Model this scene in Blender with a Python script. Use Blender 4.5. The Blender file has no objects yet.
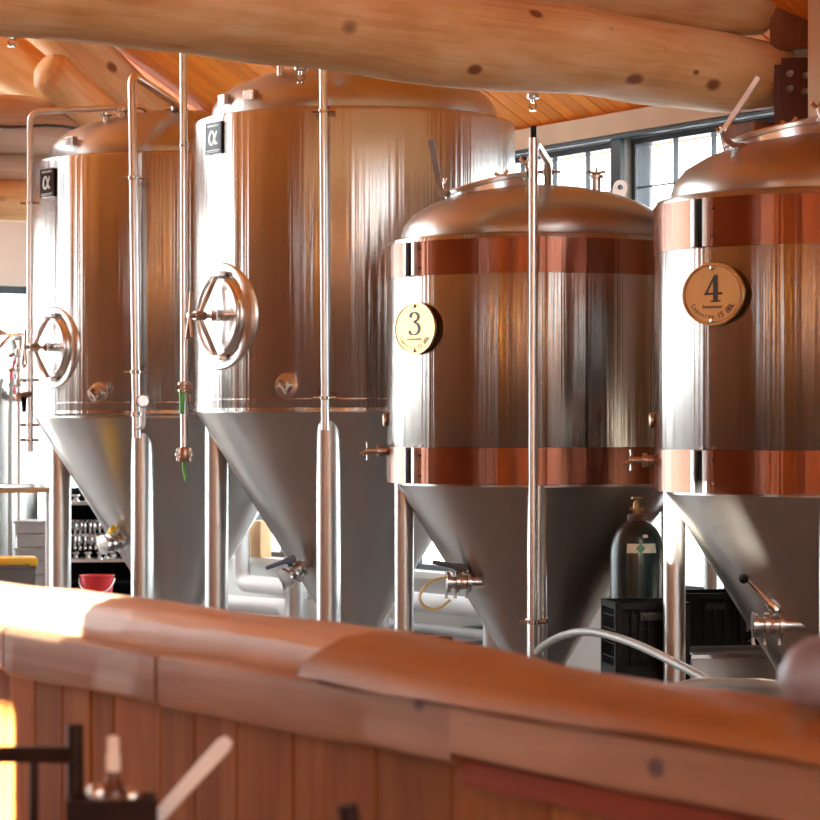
import bpy, bmesh, math, random
from mathutils import Vector, Matrix, Quaternion
random.seed(7)
SC = bpy.context.scene
COL = SC.collection
# ------------------------------------------------------------------ camera, light
ZC = 1.95                      # eye height above the brewery floor
F = 2700.0                     # focal length in pixels of the 820 px frame
HOR = 432.0                    # horizon row
cam_d = bpy.data.cameras.new('camera')
cam = bpy.data.objects.new('camera', cam_d); COL.objects.link(cam)
cam.location = (0, 0, ZC); cam.rotation_euler = (math.pi/2, 0, 0)
cam_d.sensor_width = 36; cam_d.lens = F/820*36
cam_d.shift_y = (HOR-410)/820
cam_d.clip_start = .1; cam_d.clip_end = 500
cam_d.dof.use_dof = True; cam_d.dof.focus_distance = 12.6; cam_d.dof.aperture_fstop = 5.2
SC.camera = cam

wd = bpy.data.worlds.new('sky'); SC.world = wd; wd.use_nodes = True
bgn = wd.node_tree.nodes['Background']
bgn.inputs[0].default_value = (.90, .95, 1.0, 1); bgn.inputs[1].default_value = 12.0

SUN_AZ = Vector((-.80, -.60)); SUN_TAN = .145      # toward the sun; low winter sun
sun_d = bpy.data.lights.new('sun', 'SUN'); sun_d.energy = 190; sun_d.angle = .009; sun_d.color = (1, .90, .76)
sun = bpy.data.objects.new('sun', sun_d); COL.objects.link(sun)
sun.rotation_euler = Vector((-SUN_AZ.x, -SUN_AZ.y, -SUN_TAN)).to_track_quat('-Z', 'Y').to_euler()
sun.location = (-20, -15, 8)

SC.view_settings.view_transform = 'Standard'; SC.view_settings.look = 'None'
SC.view_settings.exposure = -0.6; SC.view_settings.gamma = 1; SC.view_settings.use_curve_mapping = False
SC.cycles.max_bounces = 10; SC.cycles.diffuse_bounces = 5; SC.cycles.glossy_bounces = 5
SC.cycles.transparent_max_bounces = 16; SC.cycles.sample_clamp_indirect = 8
SC.cycles.caustics_reflective = True; SC.cycles.blur_glossy = 0.5

# ------------------------------------------------------------------ frames
N = Vector((.862, .507, 0)).normalized()     # toward the window wall
D = Vector((-N.y, N.x, 0))                   # along the window wall, away from the camera
def W(o, t, z): return N*o + D*t + Vector((0, 0, z))
def P(px, py, Y): return Vector(((px-410)/F*Y, Y, ZC+(HOR-py)/F*Y))
def OT(v): return v.x*N.x+v.y*N.y, v.x*D.x+v.y*D.y
WROT = math.atan2(D.y, D.x)                  # rotation that takes +X to D
TAP = .45                                    # taproom floor is raised

# ------------------------------------------------------------------ materials
MATS = {}
def newmat(name):
    m = bpy.data.materials.new(name); m.use_nodes = True
    nt = m.node_tree; b = nt.nodes['Principled BSDF']; MATS[name] = m
    return m, nt, b
def nd(nt, t, **k):
    n = nt.nodes.new(t)
    for a, v in k.items(): setattr(n, a, v)
    return n
def lk(nt, a, b): nt.links.new(a, b)
def ramp(nt, fac, stops):
    r = nd(nt, 'ShaderNodeValToRGB')
    el = r.color_ramp.elements
    while len(el) < len(stops): el.new(.5)
    for e, (p, c) in zip(el, stops): e.position = p; e.color = (*c, 1)
    lk(nt, fac, r.inputs[0]); return r
def simple(name, col, rough=.5, metal=0, var=.08, scale=8, trans=0, emit=None, coat=0, bump=0):
    m, nt, b = newmat(name)
    tc = nd(nt, 'ShaderNodeTexCoord'); nz = nd(nt, 'ShaderNodeTexNoise'); nz.inputs['Scale'].default_value = scale
    nz.inputs['Detail'].default_value = 4
    lk(nt, tc.outputs['Object'], nz.inputs['Vector'])
    lo = tuple(max(0, c*(1-var)) for c in col); hi = tuple(min(1, c*(1+var)) for c in col)
    r = ramp(nt, nz.outputs[0], [(.3, lo), (.7, hi)])
    lk(nt, r.outputs[0], b.inputs['Base Color'])
    b.inputs['Roughness'].default_value = rough; b.inputs['Metallic'].default_value = metal
    b.inputs['Transmission Weight'].default_value = trans; b.inputs['Coat Weight'].default_value = coat
    if emit:
        b.inputs['Emission Color'].default_value = (*emit[0], 1); b.inputs['Emission Strength'].default_value = emit[1]
    if bump:
        bp = nd(nt, 'ShaderNodeBump'); bp.inputs['Strength'].default_value = bump; bp.inputs['Distance'].default_value = .01
        lk(nt, nz.outputs[0], bp.inputs['Height']); lk(nt, bp.outputs[0], b.inputs['Normal'])
    return m
def dull(m, v):
    m.node_tree.nodes['Principled BSDF'].inputs['Specular IOR Level'].default_value = v
def brushed(name, col, rough, aniso, wav=.02, blotch=.06, coat=0):
    """metal brushed around the vertical axis of the object"""
    m, nt, b = newmat(name)
    tc = nd(nt, 'ShaderNodeTexCoord')
    mp = nd(nt, 'ShaderNodeMapping'); mp.inputs['Scale'].default_value = (34, 34, .2)
    lk(nt, tc.outputs['Object'], mp.inputs[0])
    nz = nd(nt, 'ShaderNodeTexNoise'); nz.inputs['Scale'].default_value = 1; nz.inputs['Detail'].default_value = 3
    lk(nt, mp.outputs[0], nz.inputs['Vector'])
    mpb = nd(nt, 'ShaderNodeMapping'); mpb.inputs['Scale'].default_value = (7, 7, .5); lk(nt, tc.outputs['Object'], mpb.inputs[0])
    nzb = nd(nt, 'ShaderNodeTexNoise'); nzb.inputs['Scale'].default_value = 1; nzb.inputs['Detail'].default_value = 1; lk(nt, mpb.outputs[0], nzb.inputs['Vector'])
    sm = nd(nt, 'ShaderNodeMath', operation='MULTIPLY_ADD'); sm.inputs[1].default_value = 2.2; lk(nt, nzb.outputs[0], sm.inputs[0]); lk(nt, nz.outputs[0], sm.inputs[2])
    bp = nd(nt, 'ShaderNodeBump'); bp.inputs['Strength'].default_value = 1; bp.inputs['Distance'].default_value = wav*.06
    lk(nt, sm.outputs[0], bp.inputs['Height'])
    n2 = nd(nt, 'ShaderNodeTexNoise'); n2.inputs['Scale'].default_value = 2.2; n2.inputs['Detail'].default_value = 5
    lk(nt, tc.outputs['Object'], n2.inputs['Vector'])
    mp3 = nd(nt, 'ShaderNodeMapping'); mp3.inputs['Scale'].default_value = (1, 1, 60)
    lk(nt, tc.outputs['Object'], mp3.inputs[0])
    n3 = nd(nt, 'ShaderNodeTexNoise'); n3.inputs['Scale'].default_value = 1
    lk(nt, mp3.outputs[0], n3.inputs['Vector'])
    lo = tuple(c*(1-blotch) for c in col); hi = tuple(min(1, c*(1+blotch)) for c in col)
    r = ramp(nt, n2.outputs[0], [(.3, lo), (.7, hi)]); lk(nt, r.outputs[0], b.inputs['Base Color'])
    mr = nd(nt, 'ShaderNodeMapRange'); mr.inputs[3].default_value = rough*.95; mr.inputs[4].default_value = rough*1.05
    lk(nt, n3.outputs[0], mr.inputs[0]); lk(nt, mr.outputs[0], b.inputs['Roughness'])
    tg = nd(nt, 'ShaderNodeTangent', direction_type='RADIAL', axis='Z'); lk(nt, tg.outputs[0], b.inputs['Tangent'])
    b.inputs['Anisotropic'].default_value = aniso; b.inputs['Anisotropic Rotation'].default_value = .25
    b.inputs['Metallic'].default_value = 1; b.inputs['Coat Weight'].default_value = coat
    lk(nt, bp.outputs[0], b.inputs['Normal'])
    return m
def wood(name, dark, mid, light, axis='X', scale=1.0, rough=.5, knots=(), rnd=.25, coat=0., kscale=None, bump=.25, patch=.5, spec=.3):
    """long-grain wood; knots = [(x,y,z,r)] in object space"""
    m, nt, b = newmat(name)
    tc = nd(nt, 'ShaderNodeTexCoord')
    oi = nd(nt, 'ShaderNodeObjectInfo')
    add = nd(nt, 'ShaderNodeVectorMath', operation='ADD')
    sc3 = nd(nt, 'ShaderNodeVectorMath', operation='SCALE'); sc3.inputs[3].default_value = 37
    cmb = nd(nt, 'ShaderNodeCombineXYZ')
    for i in range(3): lk(nt, oi.outputs['Random'], cmb.inputs[i])
    lk(nt, cmb.outputs[0], sc3.inputs[0]); lk(nt, tc.outputs['Object'], add.inputs[0]); lk(nt, sc3.outputs[0], add.inputs[1])
    mp = nd(nt, 'ShaderNodeMapping')
    s = [22*scale]*3; s['XYZ'.index(axis)] = 1.1*scale; mp.inputs['Scale'].default_value = s
    lk(nt, add.outputs[0], mp.inputs[0])
    nz = nd(nt, 'ShaderNodeTexNoise'); nz.inputs['Scale'].default_value = 1; nz.inputs['Detail'].default_value = 6; nz.inputs['Distortion'].default_value = 1.2
    lk(nt, mp.outputs[0], nz.inputs['Vector'])
    mp2 = nd(nt, 'ShaderNodeMapping'); s = [5*scale]*3; s['XYZ'.index(axis)] = 1.6*scale; mp2.inputs['Scale'].default_value = s
    lk(nt, add.outputs[0], mp2.inputs[0])
    n2 = nd(nt, 'ShaderNodeTexNoise'); n2.inputs['Scale'].default_value = 1; n2.inputs['Detail'].default_value = 3
    lk(nt, mp2.outputs[0], n2.inputs['Vector'])
    r1 = ramp(nt, nz.outputs[0], [(.28, dark), (.5, mid), (.75, light)])
    r2 = ramp(nt, n2.outputs[0], [(.3, dark), (.5, mid), (.7, light)])
    mx = nd(nt, 'ShaderNodeMix', data_type='RGBA'); mx.inputs[0].default_value = patch
    lk(nt, r1.outputs[0], mx.inputs[6]); lk(nt, r2.outputs[0], mx.inputs[7])
    out = mx.outputs[2]
    # tone changes from piece to piece
    hs = nd(nt, 'ShaderNodeHueSaturation')
    mr = nd(nt, 'ShaderNodeMapRange'); mr.inputs[3].default_value = 1-rnd; mr.inputs[4].default_value = 1+rnd
    lk(nt, oi.outputs['Random'], mr.inputs[0]); lk(nt, mr.outputs[0], hs.inputs['Value']); lk(nt, out, hs.inputs['Color'])
    out = hs.outputs[0]
    for (x, y, z, r) in knots:
        sub = nd(nt, 'ShaderNodeVectorMath', operation='SUBTRACT'); sub.inputs[1].default_value = (x, y, z)
        lk(nt, tc.outputs['Object'], sub.inputs[0])
        sq = nd(nt, 'ShaderNodeVectorMath', operation='MULTIPLY'); v = [1, 1, 1]; v['XYZ'.index(axis)] = .75; sq.inputs[1].default_value = v
        lk(nt, sub.outputs[0], sq.inputs[0])
        ln = nd(nt, 'ShaderNodeVectorMath', operation='LENGTH'); lk(nt, sq.outputs[0], ln.inputs[0])
        wob = nd(nt, 'ShaderNodeMath', operation='MULTIPLY_ADD'); wob.inputs[1].default_value = r*.9; lk(nt, n2.outputs[0], wob.inputs[0]); lk(nt, ln.outputs['Value'], wob.inputs[2])
        mr = nd(nt, 'ShaderNodeMapRange'); mr.inputs[1].default_value = r*1.05; mr.inputs[2].default_value = r*1.5; mr.inputs[3].default_value = 1; mr.inputs[4].default_value = 0
        lk(nt, wob.outputs[0], mr.inputs[0])
        k = nd(nt, 'ShaderNodeMix', data_type='RGBA'); k.inputs[7].default_value = (dark[0]*.40, dark[1]*.24, dark[2]*.25, 1)
        pw = nd(nt, 'ShaderNodeMath', operation='MULTIPLY'); pw.inputs[1].default_value = .92; lk(nt, mr.outputs[0], pw.inputs[0])
        lk(nt, pw.outputs[0], k.inputs[0]); lk(nt, out, k.inputs[6]); out = k.outputs[2]
    lk(nt, out, b.inputs['Base Color'])
    b.inputs['Specular IOR Level'].default_value = spec
    b.inputs['Roughness'].default_value = rough; b.inputs['Coat Weight'].default_value = coat; b.inputs['Coat Roughness'].default_value = .25
    bp = nd(nt, 'ShaderNodeBump'); bp.inputs['Strength'].default_value = bump; bp.inputs['Distance'].default_value = .01
    lk(nt, nz.outputs[0], bp.inputs['Height']); lk(nt, bp.outputs[0], b.inputs['Normal'])
    return m
def glassmat(name, tint=(1, 1, 1), gloss=.08, rough=.02):
    m = bpy.data.materials.new(name); m.use_nodes = True; nt = m.node_tree
    nt.nodes.remove(nt.nodes['Principled BSDF'])
    tr = nd(nt, 'ShaderNodeBsdfTransparent'); tr.inputs[0].default_value = (*tint, 1)
    gl = nd(nt, 'ShaderNodeBsdfGlossy'); gl.inputs['Roughness'].default_value = rough
    lw = nd(nt, 'ShaderNodeLayerWeight'); lw.inputs[0].default_value = .5
    pw_ = nd(nt, 'ShaderNodeMath', operation='POWER'); pw_.inputs[1].default_value = 5; lk(nt, lw.outputs['Facing'], pw_.inputs[0])
    fr = nd(nt, 'ShaderNodeMath', operation='MULTIPLY_ADD'); fr.inputs[1].default_value = .9; fr.inputs[2].default_value = gloss*.3; lk(nt, pw_.outputs[0], fr.inputs[0])
    mx = nd(nt, 'ShaderNodeMixShader'); lk(nt, fr.outputs[0], mx.inputs[0]); lk(nt, tr.outputs[0], mx.inputs[1]); lk(nt, gl.outputs[0], mx.inputs[2])
    lk(nt, mx.outputs[0], nt.nodes['Material Output'].inputs[0]); MATS[name] = m
    return m

M_STEEL = brushed('brushed_stainless', (.53, .49, .465), .20, .96, wav=.075)
M_STEEL2 = brushed('brushed_stainless_lined', (.42, .395, .375), .20, .96, wav=.055)
M_DOME = brushed('satin_stainless_dome', (.48, .455, .435), .34, .5, wav=.004)
M_CONE = brushed('satin_stainless_cone', (.52, .49, .47), .30, .75, wav=.003)
M_COPPER = brushed('aged_copper_band', (.30, .128, .085), .26, .85, wav=.03, blotch=.12)
M_PIPE = simple('polished_stainless_tube', (.74, .73, .72), .28, 1, .02)
M_LEG = simple('satin_stainless_leg', (.66, .65, .63), .32, 1, .03)
M_FIT = simple('cast_stainless_fitting', (.62, .60, .58), .25, 1, .06, 20)
M_BRONZE = simple('brown_reflecting_fitting', (.50, .36, .28), .3, 1, .08, 20)
M_POL = simple('mirror_stainless', (.80, .79, .78), .12, 1, .02)
M_SATIN = simple('satin_stainless_door', (.74, .73, .72), .3, 1, .02)
M_BLACK = simple('black_plastic', (.005, .005, .006), .7, 0, .2)
M_BLACKP = simple('black_print_plate', (.012, .010, .010), .25, 0, .2)
M_SILVERP = simple('silver_print', (.62, .58, .55), .4, .6, .05)
M_GOLD = simple('gold_number_plate', (.82, .50, .20), .28, .75, .04)
M_GOLDR = simple('gold_plate_rim', (.85, .58, .30), .2, .9, .04)
M_INK = simple('dark_engraving', (.035, .028, .022), .4, 0, .1)
M_RUBBER = simple('dark_rubber', (.02, .02, .022), .6, 0, .2)
M_GREEN = simple('green_handle', (.12, .48, .06), .35, 0, .1)
M_YELLOW = simple('yellow_plastic', (.95, .62, .03), .4, 0, .08)
M_YHOSE = simple('pale_yellow_hose', (.86, .70, .30), .35, 0, .06, trans=.2)
M_RED = simple('red_plastic', (.72, .02, .025), .4, 0, .1)
M_PINK = simple('red_hose', (.75, .10, .13), .4, 0, .1)
M_BLUEG = simple('slate_blue_handle', (.13, .17, .27), .4, 0, .1)
M_DGREY = simple('dark_grey_handle', (.09, .11, .13), .4, 0, .1)
M_BIN = simple('grey_bin_plastic', (.16, .17, .18), .5, 0, .1)
M_TRAY = simple('pale_grey_tray', (.42, .45, .47), .5, 0, .1)
M_WHITE = simple('white_pipe_jacket', (.80, .82, .84), .45, 0, .03)
M_WALLW = simple('pale_painted_wall', (.72, .70, .66), .8, 0, .04, 3)
M_TANP = simple('tan_painted_trim', (.74, .56, .38), .6, 0, .05, 4)
M_FRAME = simple('charcoal_window_frame', (.035, .045, .055), .4, 0, .1)
M_MAROON = simple('maroon_painted_steel', (.085, .018, .016), .4, .3, .15)
M_BOLT = simple('grey_bolt', (.45, .42, .42), .35, 1, .1)
M_CONC = simple('sealed_concrete', (.17, .155, .145), .35, 0, .15, 2)
M_GAS = simple('dark_teal_gas_paint', (.004, .014, .018), .26, 0, .25, 6)
M_RUST = simple('brown_collar', (.10, .045, .03), .6, .2, .3, 30)
M_BRASS = simple('dull_brass', (.36, .24, .12), .4, 1, .15)
M_STICK = simple('cream_sticker', (.62, .62, .56), .5, 0, .08, 40)
M_DIAM = simple('green_diamond_print', (.03, .20, .09), .5, 0, .1)
M_HOSE = simple('milky_clear_hose', (.50, .53, .51), .3, 0, .05, trans=.35)
M_CARD = simple('cardboard', (.66, .42, .22), .8, 0, .08)
M_CABLE = simple('grey_cable', (.16, .20, .22), .5, 0, .1)
M_CHAIR = simple('dark_stained_chair_wood', (.022, .009, .006), .45, 0, .3, 12)
M_PALE = simple('pale_stick_wood', (.96, .94, .90), .4, 0, .02, 20)
M_FROST = simple('frosted_lilac_plastic', (.52, .48, .58), .45, 0, .05, trans=.75)
M_SHAKE = simple('shaker_glass', (.85, .82, .78), .08, 0, .03, trans=.8)
M_BOTTLE = simple('brown_bottle', (.10, .035, .02), .15, 0, .1)
M_CAPW = simple('cream_bottle_cap', (.94, .88, .80), .4, 0, .03)
M_GROUND = simple('pale_ground', (.55, .56, .58), .9, 0, .1, .3)
M_GLASS = glassmat('window_glass', (.96, .99, .985))
M_STREAK = simple('warm_streak_lamp', (1, .8, .5), .4, 0, .02, emit=((1, .42, .08), 75))  # glow of the added out-of-view lamps that streak the steel
for m_ in (M_BLACK, M_RUBBER, M_CHAIR): dull(m_, .15)
M_PLANKC = wood('orange_ceiling_plank', (.78, .20, .02), (.92, .285, .03), (.97, .37, .055), 'X', .8, .5, rnd=.12)
M_PLANKD = wood('dim_ceiling_plank', (.44, .14, .03), (.60, .21, .045), (.72, .29, .07), 'X', .8, .5, rnd=.1)  # darker copy of the ceiling plank, dims the taproom mirrored in the steel
def plankwall(name, cols, w=.22):
    m, nt, b = newmat(name); tc = nd(nt, 'ShaderNodeTexCoord')
    dt = nd(nt, 'ShaderNodeVectorMath', operation='DOT_PRODUCT'); dt.inputs[1].default_value = (D.x+N.x, D.y+N.y, 0); lk(nt, tc.outputs['Object'], dt.inputs[0])
    dv = nd(nt, 'ShaderNodeMath', operation='DIVIDE'); dv.inputs[1].default_value = w; lk(nt, dt.outputs['Value'], dv.inputs[0])
    fl = nd(nt, 'ShaderNodeMath', operation='FLOOR'); lk(nt, dv.outputs[0], fl.inputs[0])
    wn = nd(nt, 'ShaderNodeTexWhiteNoise', noise_dimensions='1D'); lk(nt, fl.outputs[0], wn.inputs['W'])
    r = ramp(nt, wn.outputs[0], cols); lk(nt, r.outputs[0], b.inputs['Base Color']); b.inputs['Roughness'].default_value = .55
    return m
M_ROOMW = plankwall('taproom_mixed_plank_wall', [(.0, (.10, .035, .012)), (.45, (.26, .09, .03)), (.75, (.42, .17, .05)), (1.0, (.72, .38, .13))])
M_FLOORW = wood('taproom_floorboards', (.13, .06, .03), (.20, .09, .045), (.26, .12, .06), 'X', .7, .35, rnd=.1)
M_TABLE = wood('brown_table_top', (.12, .05, .02), (.2, .09, .04), (.28, .13, .06), 'X', 1, .35, rnd=.05)
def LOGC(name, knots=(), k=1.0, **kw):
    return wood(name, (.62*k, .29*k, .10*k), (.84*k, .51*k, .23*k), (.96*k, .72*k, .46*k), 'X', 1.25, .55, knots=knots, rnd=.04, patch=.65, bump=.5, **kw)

# ------------------------------------------------------------------ mesh helpers
def link(name, me, mat, parent=None, M=None, smooth=False, ang=None):
    if mat and not me.materials: me.materials.append(mat)
    if smooth:
        me.polygons.foreach_set('use_smooth', [True]*len(me.polygons))
        if ang is not None:
            me.set_sharp_from_angle(angle=math.radians(ang))
    o = bpy.data.objects.new(name, me); COL.objects.link(o)
    if parent is not None: o.parent = parent
    if M is not None: o.matrix_local = M
    return o
def fin(name, bm, mat, parent=None, M=None, smooth=False, ang=35):
    bmesh.ops.recalc_face_normals(bm, faces=bm.faces)
    me = bpy.data.meshes.new(name); bm.to_mesh(me); bm.free()
    return link(name, me, mat, parent, M, smooth, ang if smooth else None)
def tag(o, label, cat=None, group=None, kind=None):
    o['label'] = label
    if cat: o['category'] = cat
    if group: o['group'] = group
    if kind: o['kind'] = kind
    return o
def thing(name, label, cat, loc=(0, 0, 0), rz=0, group=None, kind=None):
    e = bpy.data.objects.new(name, None); COL.objects.link(e); e.empty_display_size = .2
    e.location = loc; e.rotation_euler = (0, 0, rz)
    return tag(e, label, cat, group, kind)
def BM(): return bmesh.new()
def box(bm, c, s, M=None, bev=0):
    v = []
    for i in (-.5, .5):
        for j in (-.5, .5):
            for k in (-.5, .5):
                p = Vector((c[0]+i*s[0], c[1]+j*s[1], c[2]+k*s[2]))
                v.append(bm.verts.new(M @ p if M else p))
    fs = [bm.faces.new([v[i] for i in q]) for q in ((0, 1, 3, 2), (4, 6, 7, 5), (0, 4, 5, 1), (2, 3, 7, 6), (0, 2, 6, 4), (1, 5, 7, 3))]
    if bev:
        es = list({e for f in fs for e in f.edges})
        bmesh.ops.bevel(bm, geom=es, offset=bev, segments=2, affect='EDGES', profile=.5)
def lathe(bm, prof, seg=64, M=None, cap=True):
    rings = []
    for r, z in prof:
        if r < 1e-5:
            p = Vector((0, 0, z)); rings.append([bm.verts.new(M @ p if M else p)])
        else:
            ring = []
            for i in range(seg):
                a = 2*math.pi*i/seg; p = Vector((r*math.cos(a), r*math.sin(a), z))
                ring.append(bm.verts.new(M @ p if M else p))
            rings.append(ring)
    for a, b in zip(rings, rings[1:]):
        for i in range(seg):
            j = (i+1) % seg
            if len(a) == 1 and len(b) == 1: continue
            if len(a) == 1: bm.faces.new((a[0], b[i], b[j]))
            elif len(b) == 1: bm.faces.new((a[i], a[j], b[0]))
            else: bm.faces.new((a[i], a[j], b[j], b[i]))
    if cap:
        for r in (rings[0], rings[-1]):
            if len(r) > 2: bm.faces.new(r)
def rod_m(a, b):
    a, b = Vector(a), Vector(b); q = (b-a).to_track_quat('Z', 'Y')
    return Matrix.Translation(a) @ q.to_matrix().to_4x4(), (b-a).length
def cyl(bm, a, b, r, seg=16, r2=None):
    M, L = rod_m(a, b); lathe(bm, [(r, 0), (r2 if r2 is not None else r, L)], seg, M)
def tube(bm, pts, r, seg=10, cap=True):
    pts = [Vector(p) for p in pts]; n = len(pts)
    tg = [(pts[min(i+1, n-1)]-pts[max(i-1, 0)]).normalized() for i in range(n)]
    up = Vector((0, 0, 1)) if abs(tg[0].z) < .9 else Vector((1, 0, 0))
    u = tg[0].cross(up).normalized(); rings = []
    for i in range(n):
        if i: u = (tg[i-1].rotation_difference(tg[i]) @ u).normalized()
        v = tg[i].cross(u); rr = r[i] if hasattr(r, '__len__') else r
        rings.append([bm.verts.new(pts[i]+(u*math.cos(2*math.pi*k/seg)+v*math.sin(2*math.pi*k/seg))*rr) for k in range(seg)])
    for a, b in zip(rings, rings[1:]):
        for k in range(seg):
            j = (k+1) % seg; bm.faces.new((a[k], a[j], b[j], b[k]))
    if cap: bm.faces.new(rings[0]); bm.faces.new(rings[-1])
def fillet(pts, rad, n=6):
    pts = [Vector(p) for p in pts]; out = [pts[0]]
    for a, b, c in zip(pts, pts[1:], pts[2:]):
        d1 = (a-b); d2 = (c-b); r = min(rad, d1.length*.49, d2.length*.49)
        p, q = b+d1.normalized()*r, b+d2.normalized()*r
        for i in range(n+1):
            s = i/n; out.append(p*(1-s)**2+b*2*s*(1-s)+q*s*s)
    out.append(pts[-1]); return out
def spline(pts, n=8):
    pts = [Vector(p) for p in pts]; q = [pts[0]*2-pts[1]]+pts+[pts[-1]*2-pts[-2]]; out = []
    for i in range(1, len(q)-2):
        for k in range(n):
            t = k/n; a, b, c, d = q[i-1:i+3]
            out.append(.5*((2*b)+(c-a)*t+(2*a-5*b+4*c-d)*t*t+(3*b-a-3*c+d)*t**3))
    out.append(pts[-1]); return out
def prism(bm, poly, h0, h1, M=None):
    """polygon in XY extruded from z=h0 to h1"""
    lo = [bm.verts.new((M @ Vector((x, y, h0))) if M else Vector((x, y, h0))) for x, y in poly]
    hi = [bm.verts.new((M @ Vector((x, y, h1))) if M else Vector((x, y, h1))) for x, y in poly]
    bm.faces.new(lo[::-1]); bm.faces.new(hi); n = len(poly)
    for i in range(n): bm.faces.new((lo[i], lo[(i+1) % n], hi[(i+1) % n], hi[i]))
def text_mesh(s, size):
    cu = bpy.data.curves.new('t', 'FONT'); cu.body = s; cu.size = size; cu.align_x = 'CENTER'; cu.align_y = 'CENTER'; cu.extrude = .0006
    cu.resolution_u = 3
    ob = bpy.data.objects.new('t', cu); COL.objects.link(ob)
    dg = bpy.context.evaluated_depsgraph_get(); me = bpy.data.meshes.new_from_object(ob.evaluated_get(dg))
    bpy.data.objects.remove(ob); bpy.data.curves.remove(cu); return me
def copy_tree(o, parent=None):
    c = o.copy(); COL.objects.link(c); c.parent = parent
    for ch in list(o.children): copy_tree(ch, c)
    return c

# ================================================================== THE SETTING
O_WIN = 9.0; O_OPP = -6.0; T_FAR = 20.0; T_NEAR = -9.0
EAVE = ZC+1.84; SL = .60; RIDGE_O = 1.5; RIDGE_Z = EAVE+(O_WIN-RIDGE_O)*SL
WM = Matrix.Rotation(WROT, 4, 'Z')          # local x = along D, local y = -N
def wallmat_o(o): return Matrix.Translation(N*o) @ WM
def wall_cells(bm, x0, x1, z0, z1, th, openings, M):
    xs = sorted({x0, x1, *[v for a in openings for v in a[:2]]}); zs = sorted({z0, z1, *[v for a in openings for v in a[2:]]})
    for a, b in zip(xs, xs[1:]):
        for c, d in zip(zs, zs[1:]):
            cx, cz = (a+b)/2, (c+d)/2
            if any(q[0] < cx < q[1] and q[2] < cz < q[3] for q in openings): continue
            box(bm, (cx, 0, cz), (b-a, th, d-c), M)
    bmesh.ops.remove_doubles(bm, verts=bm.verts, dist=1e-5)
def portal(M, w, h):
    l = bpy.data.lights.new('daylight_portal', 'AREA'); l.shape = 'RECTANGLE'; l.size = w; l.size_y = h; l.cycles.is_portal = True
    o = bpy.data.objects.new('daylight_portal', l); COL.objects.link(o); o.matrix_world = M
# ---- floors
bm = BM(); box(bm, ((2.94+O_WIN)/2, (T_NEAR+T_FAR)/2, -.1), (O_WIN-2.94+.4, T_FAR-T_NEAR+.4, .2))
MF = Matrix(((N.x, D.x, 0, 0), (N.y, D.y, 0, 0), (0, 0, 1, 0), (0, 0, 0, 1)))     # local (o,t,z)
tag(fin('floor', bm, M_CONC, None, MF), 'grey sealed concrete brewery floor under the tanks', 'floor', kind='structure')
bm = BM(); box(bm, ((O_OPP+2.92)/2, (T_NEAR+T_FAR)/2, TAP-.325), (2.92-O_OPP+.2, T_FAR-T_NEAR+.4, .65))
tag(fin('floor', bm, M_FLOORW, None, MF), 'dark boarded taproom floor in front of the wooden rail', 'floor', kind='structure')
bm = BM(); box(bm, (0, 0, -.85), (160, 160, .1))
tag(fin('ground', bm, M_GROUND), 'pale open ground outside the windows', 'ground', kind='structure')

# ---- window wall (right, behind the tanks)
UNIT = 1.60; WW = 1.48
T0 = 12.9                                  # mullion between the two windows in view
Z_TOP = ZC+1.70; Z_SILL = 1.05
win_t = [T0-UNIT*k for k in range(-4, 13)]  # left edges of units: unit k spans [t0-UNIT, t0]
ops = [(t-UNIT+.05, t-.05, Z_SILL, Z_TOP+.0) for t in win_t if t-UNIT > 11.0 and t < T_FAR-.3]
bm = BM(); wall_cells(bm, T_NEAR-.2, T_FAR+.2, 0, EAVE+.12, .2, ops, wallmat_o(O_WIN+.1))
tag(fin('wall_right', bm, M_WALLW), 'pale window wall running behind the row of tanks', 'wall', kind='structure')
def window(o, a, b, z0, z1, idx, detailed, label):
    e = thing('window_%d' % idx, label, 'window', W(o, (a+b)/2, z0), WROT, kind='structure')
    w, h = b-a, z1-z0; fw = .035
    bm = BM()
    for x in (-w/2+fw/2, w/2-fw/2): box(bm, (x, -.04, h/2), (fw, .1, h))
    for z in (fw/2, h-fw/2): box(bm, (0, -.04, z), (w-2*fw, .1, fw))
    fin('frame', bm, M_FRAME, e)
    nx = 4; xs = [-w/2+fw+(w-2*fw)*i/nx for i in range(nx+1)]
    zs = [h-fw-.25]
    while zs[-1] > fw+.3: zs.append(zs[-1]-.37)
    if zs[-1] < fw+.15: zs.pop()
    zs = [fw]+zs[::-1]+[h-fw]
    for x in xs[1:-1]:
        bm = BM(); box(bm, (x, -.02, h/2), (.010, .03, h-2*fw)); fin('muntin_bar', bm, M_FRAME, e)
    for z in zs[1:-1]:
        bm = BM(); box(bm, (0, -.018, z), (w-2*fw, .022, .010)); fin('muntin_bar', bm, M_FRAME, e)
    if detailed:
        for x0, x1 in zip(xs, xs[1:]):
            for y0, y1 in zip(zs, zs[1:]):
                bm = BM(); box(bm, ((x0+x1)/2, .0, (y0+y1)/2), (x1-x0-.014, .006, y1-y0-.014)); fin('pane', bm, M_GLASS, e)
    else:
        bm = BM(); box(bm, (0, 0, h/2), (w-2*fw, .006, h-2*fw)); fin('pane', bm, M_GLASS, e)
    portal(Matrix.Translation(W(o+.25, (a+b)/2, (z0+z1)/2)) @ N.to_track_quat('Z', 'Y').to_matrix().to_4x4(), w, h)
    return e
ORD = ['first', 'second', 'third', 'fourth', 'fifth', 'sixth', 'seventh', 'eighth']
wi = 0
for (a, b, c, d) in ops:
    wi += 1
    vis = 9.5 < (a+b)/2 < 17.5
    window(O_WIN+.06, a, b, c, d, wi, vis, 'charcoal framed small-paned window, %s from the tan post at the right' % ORD[len(ops)-wi])
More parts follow.
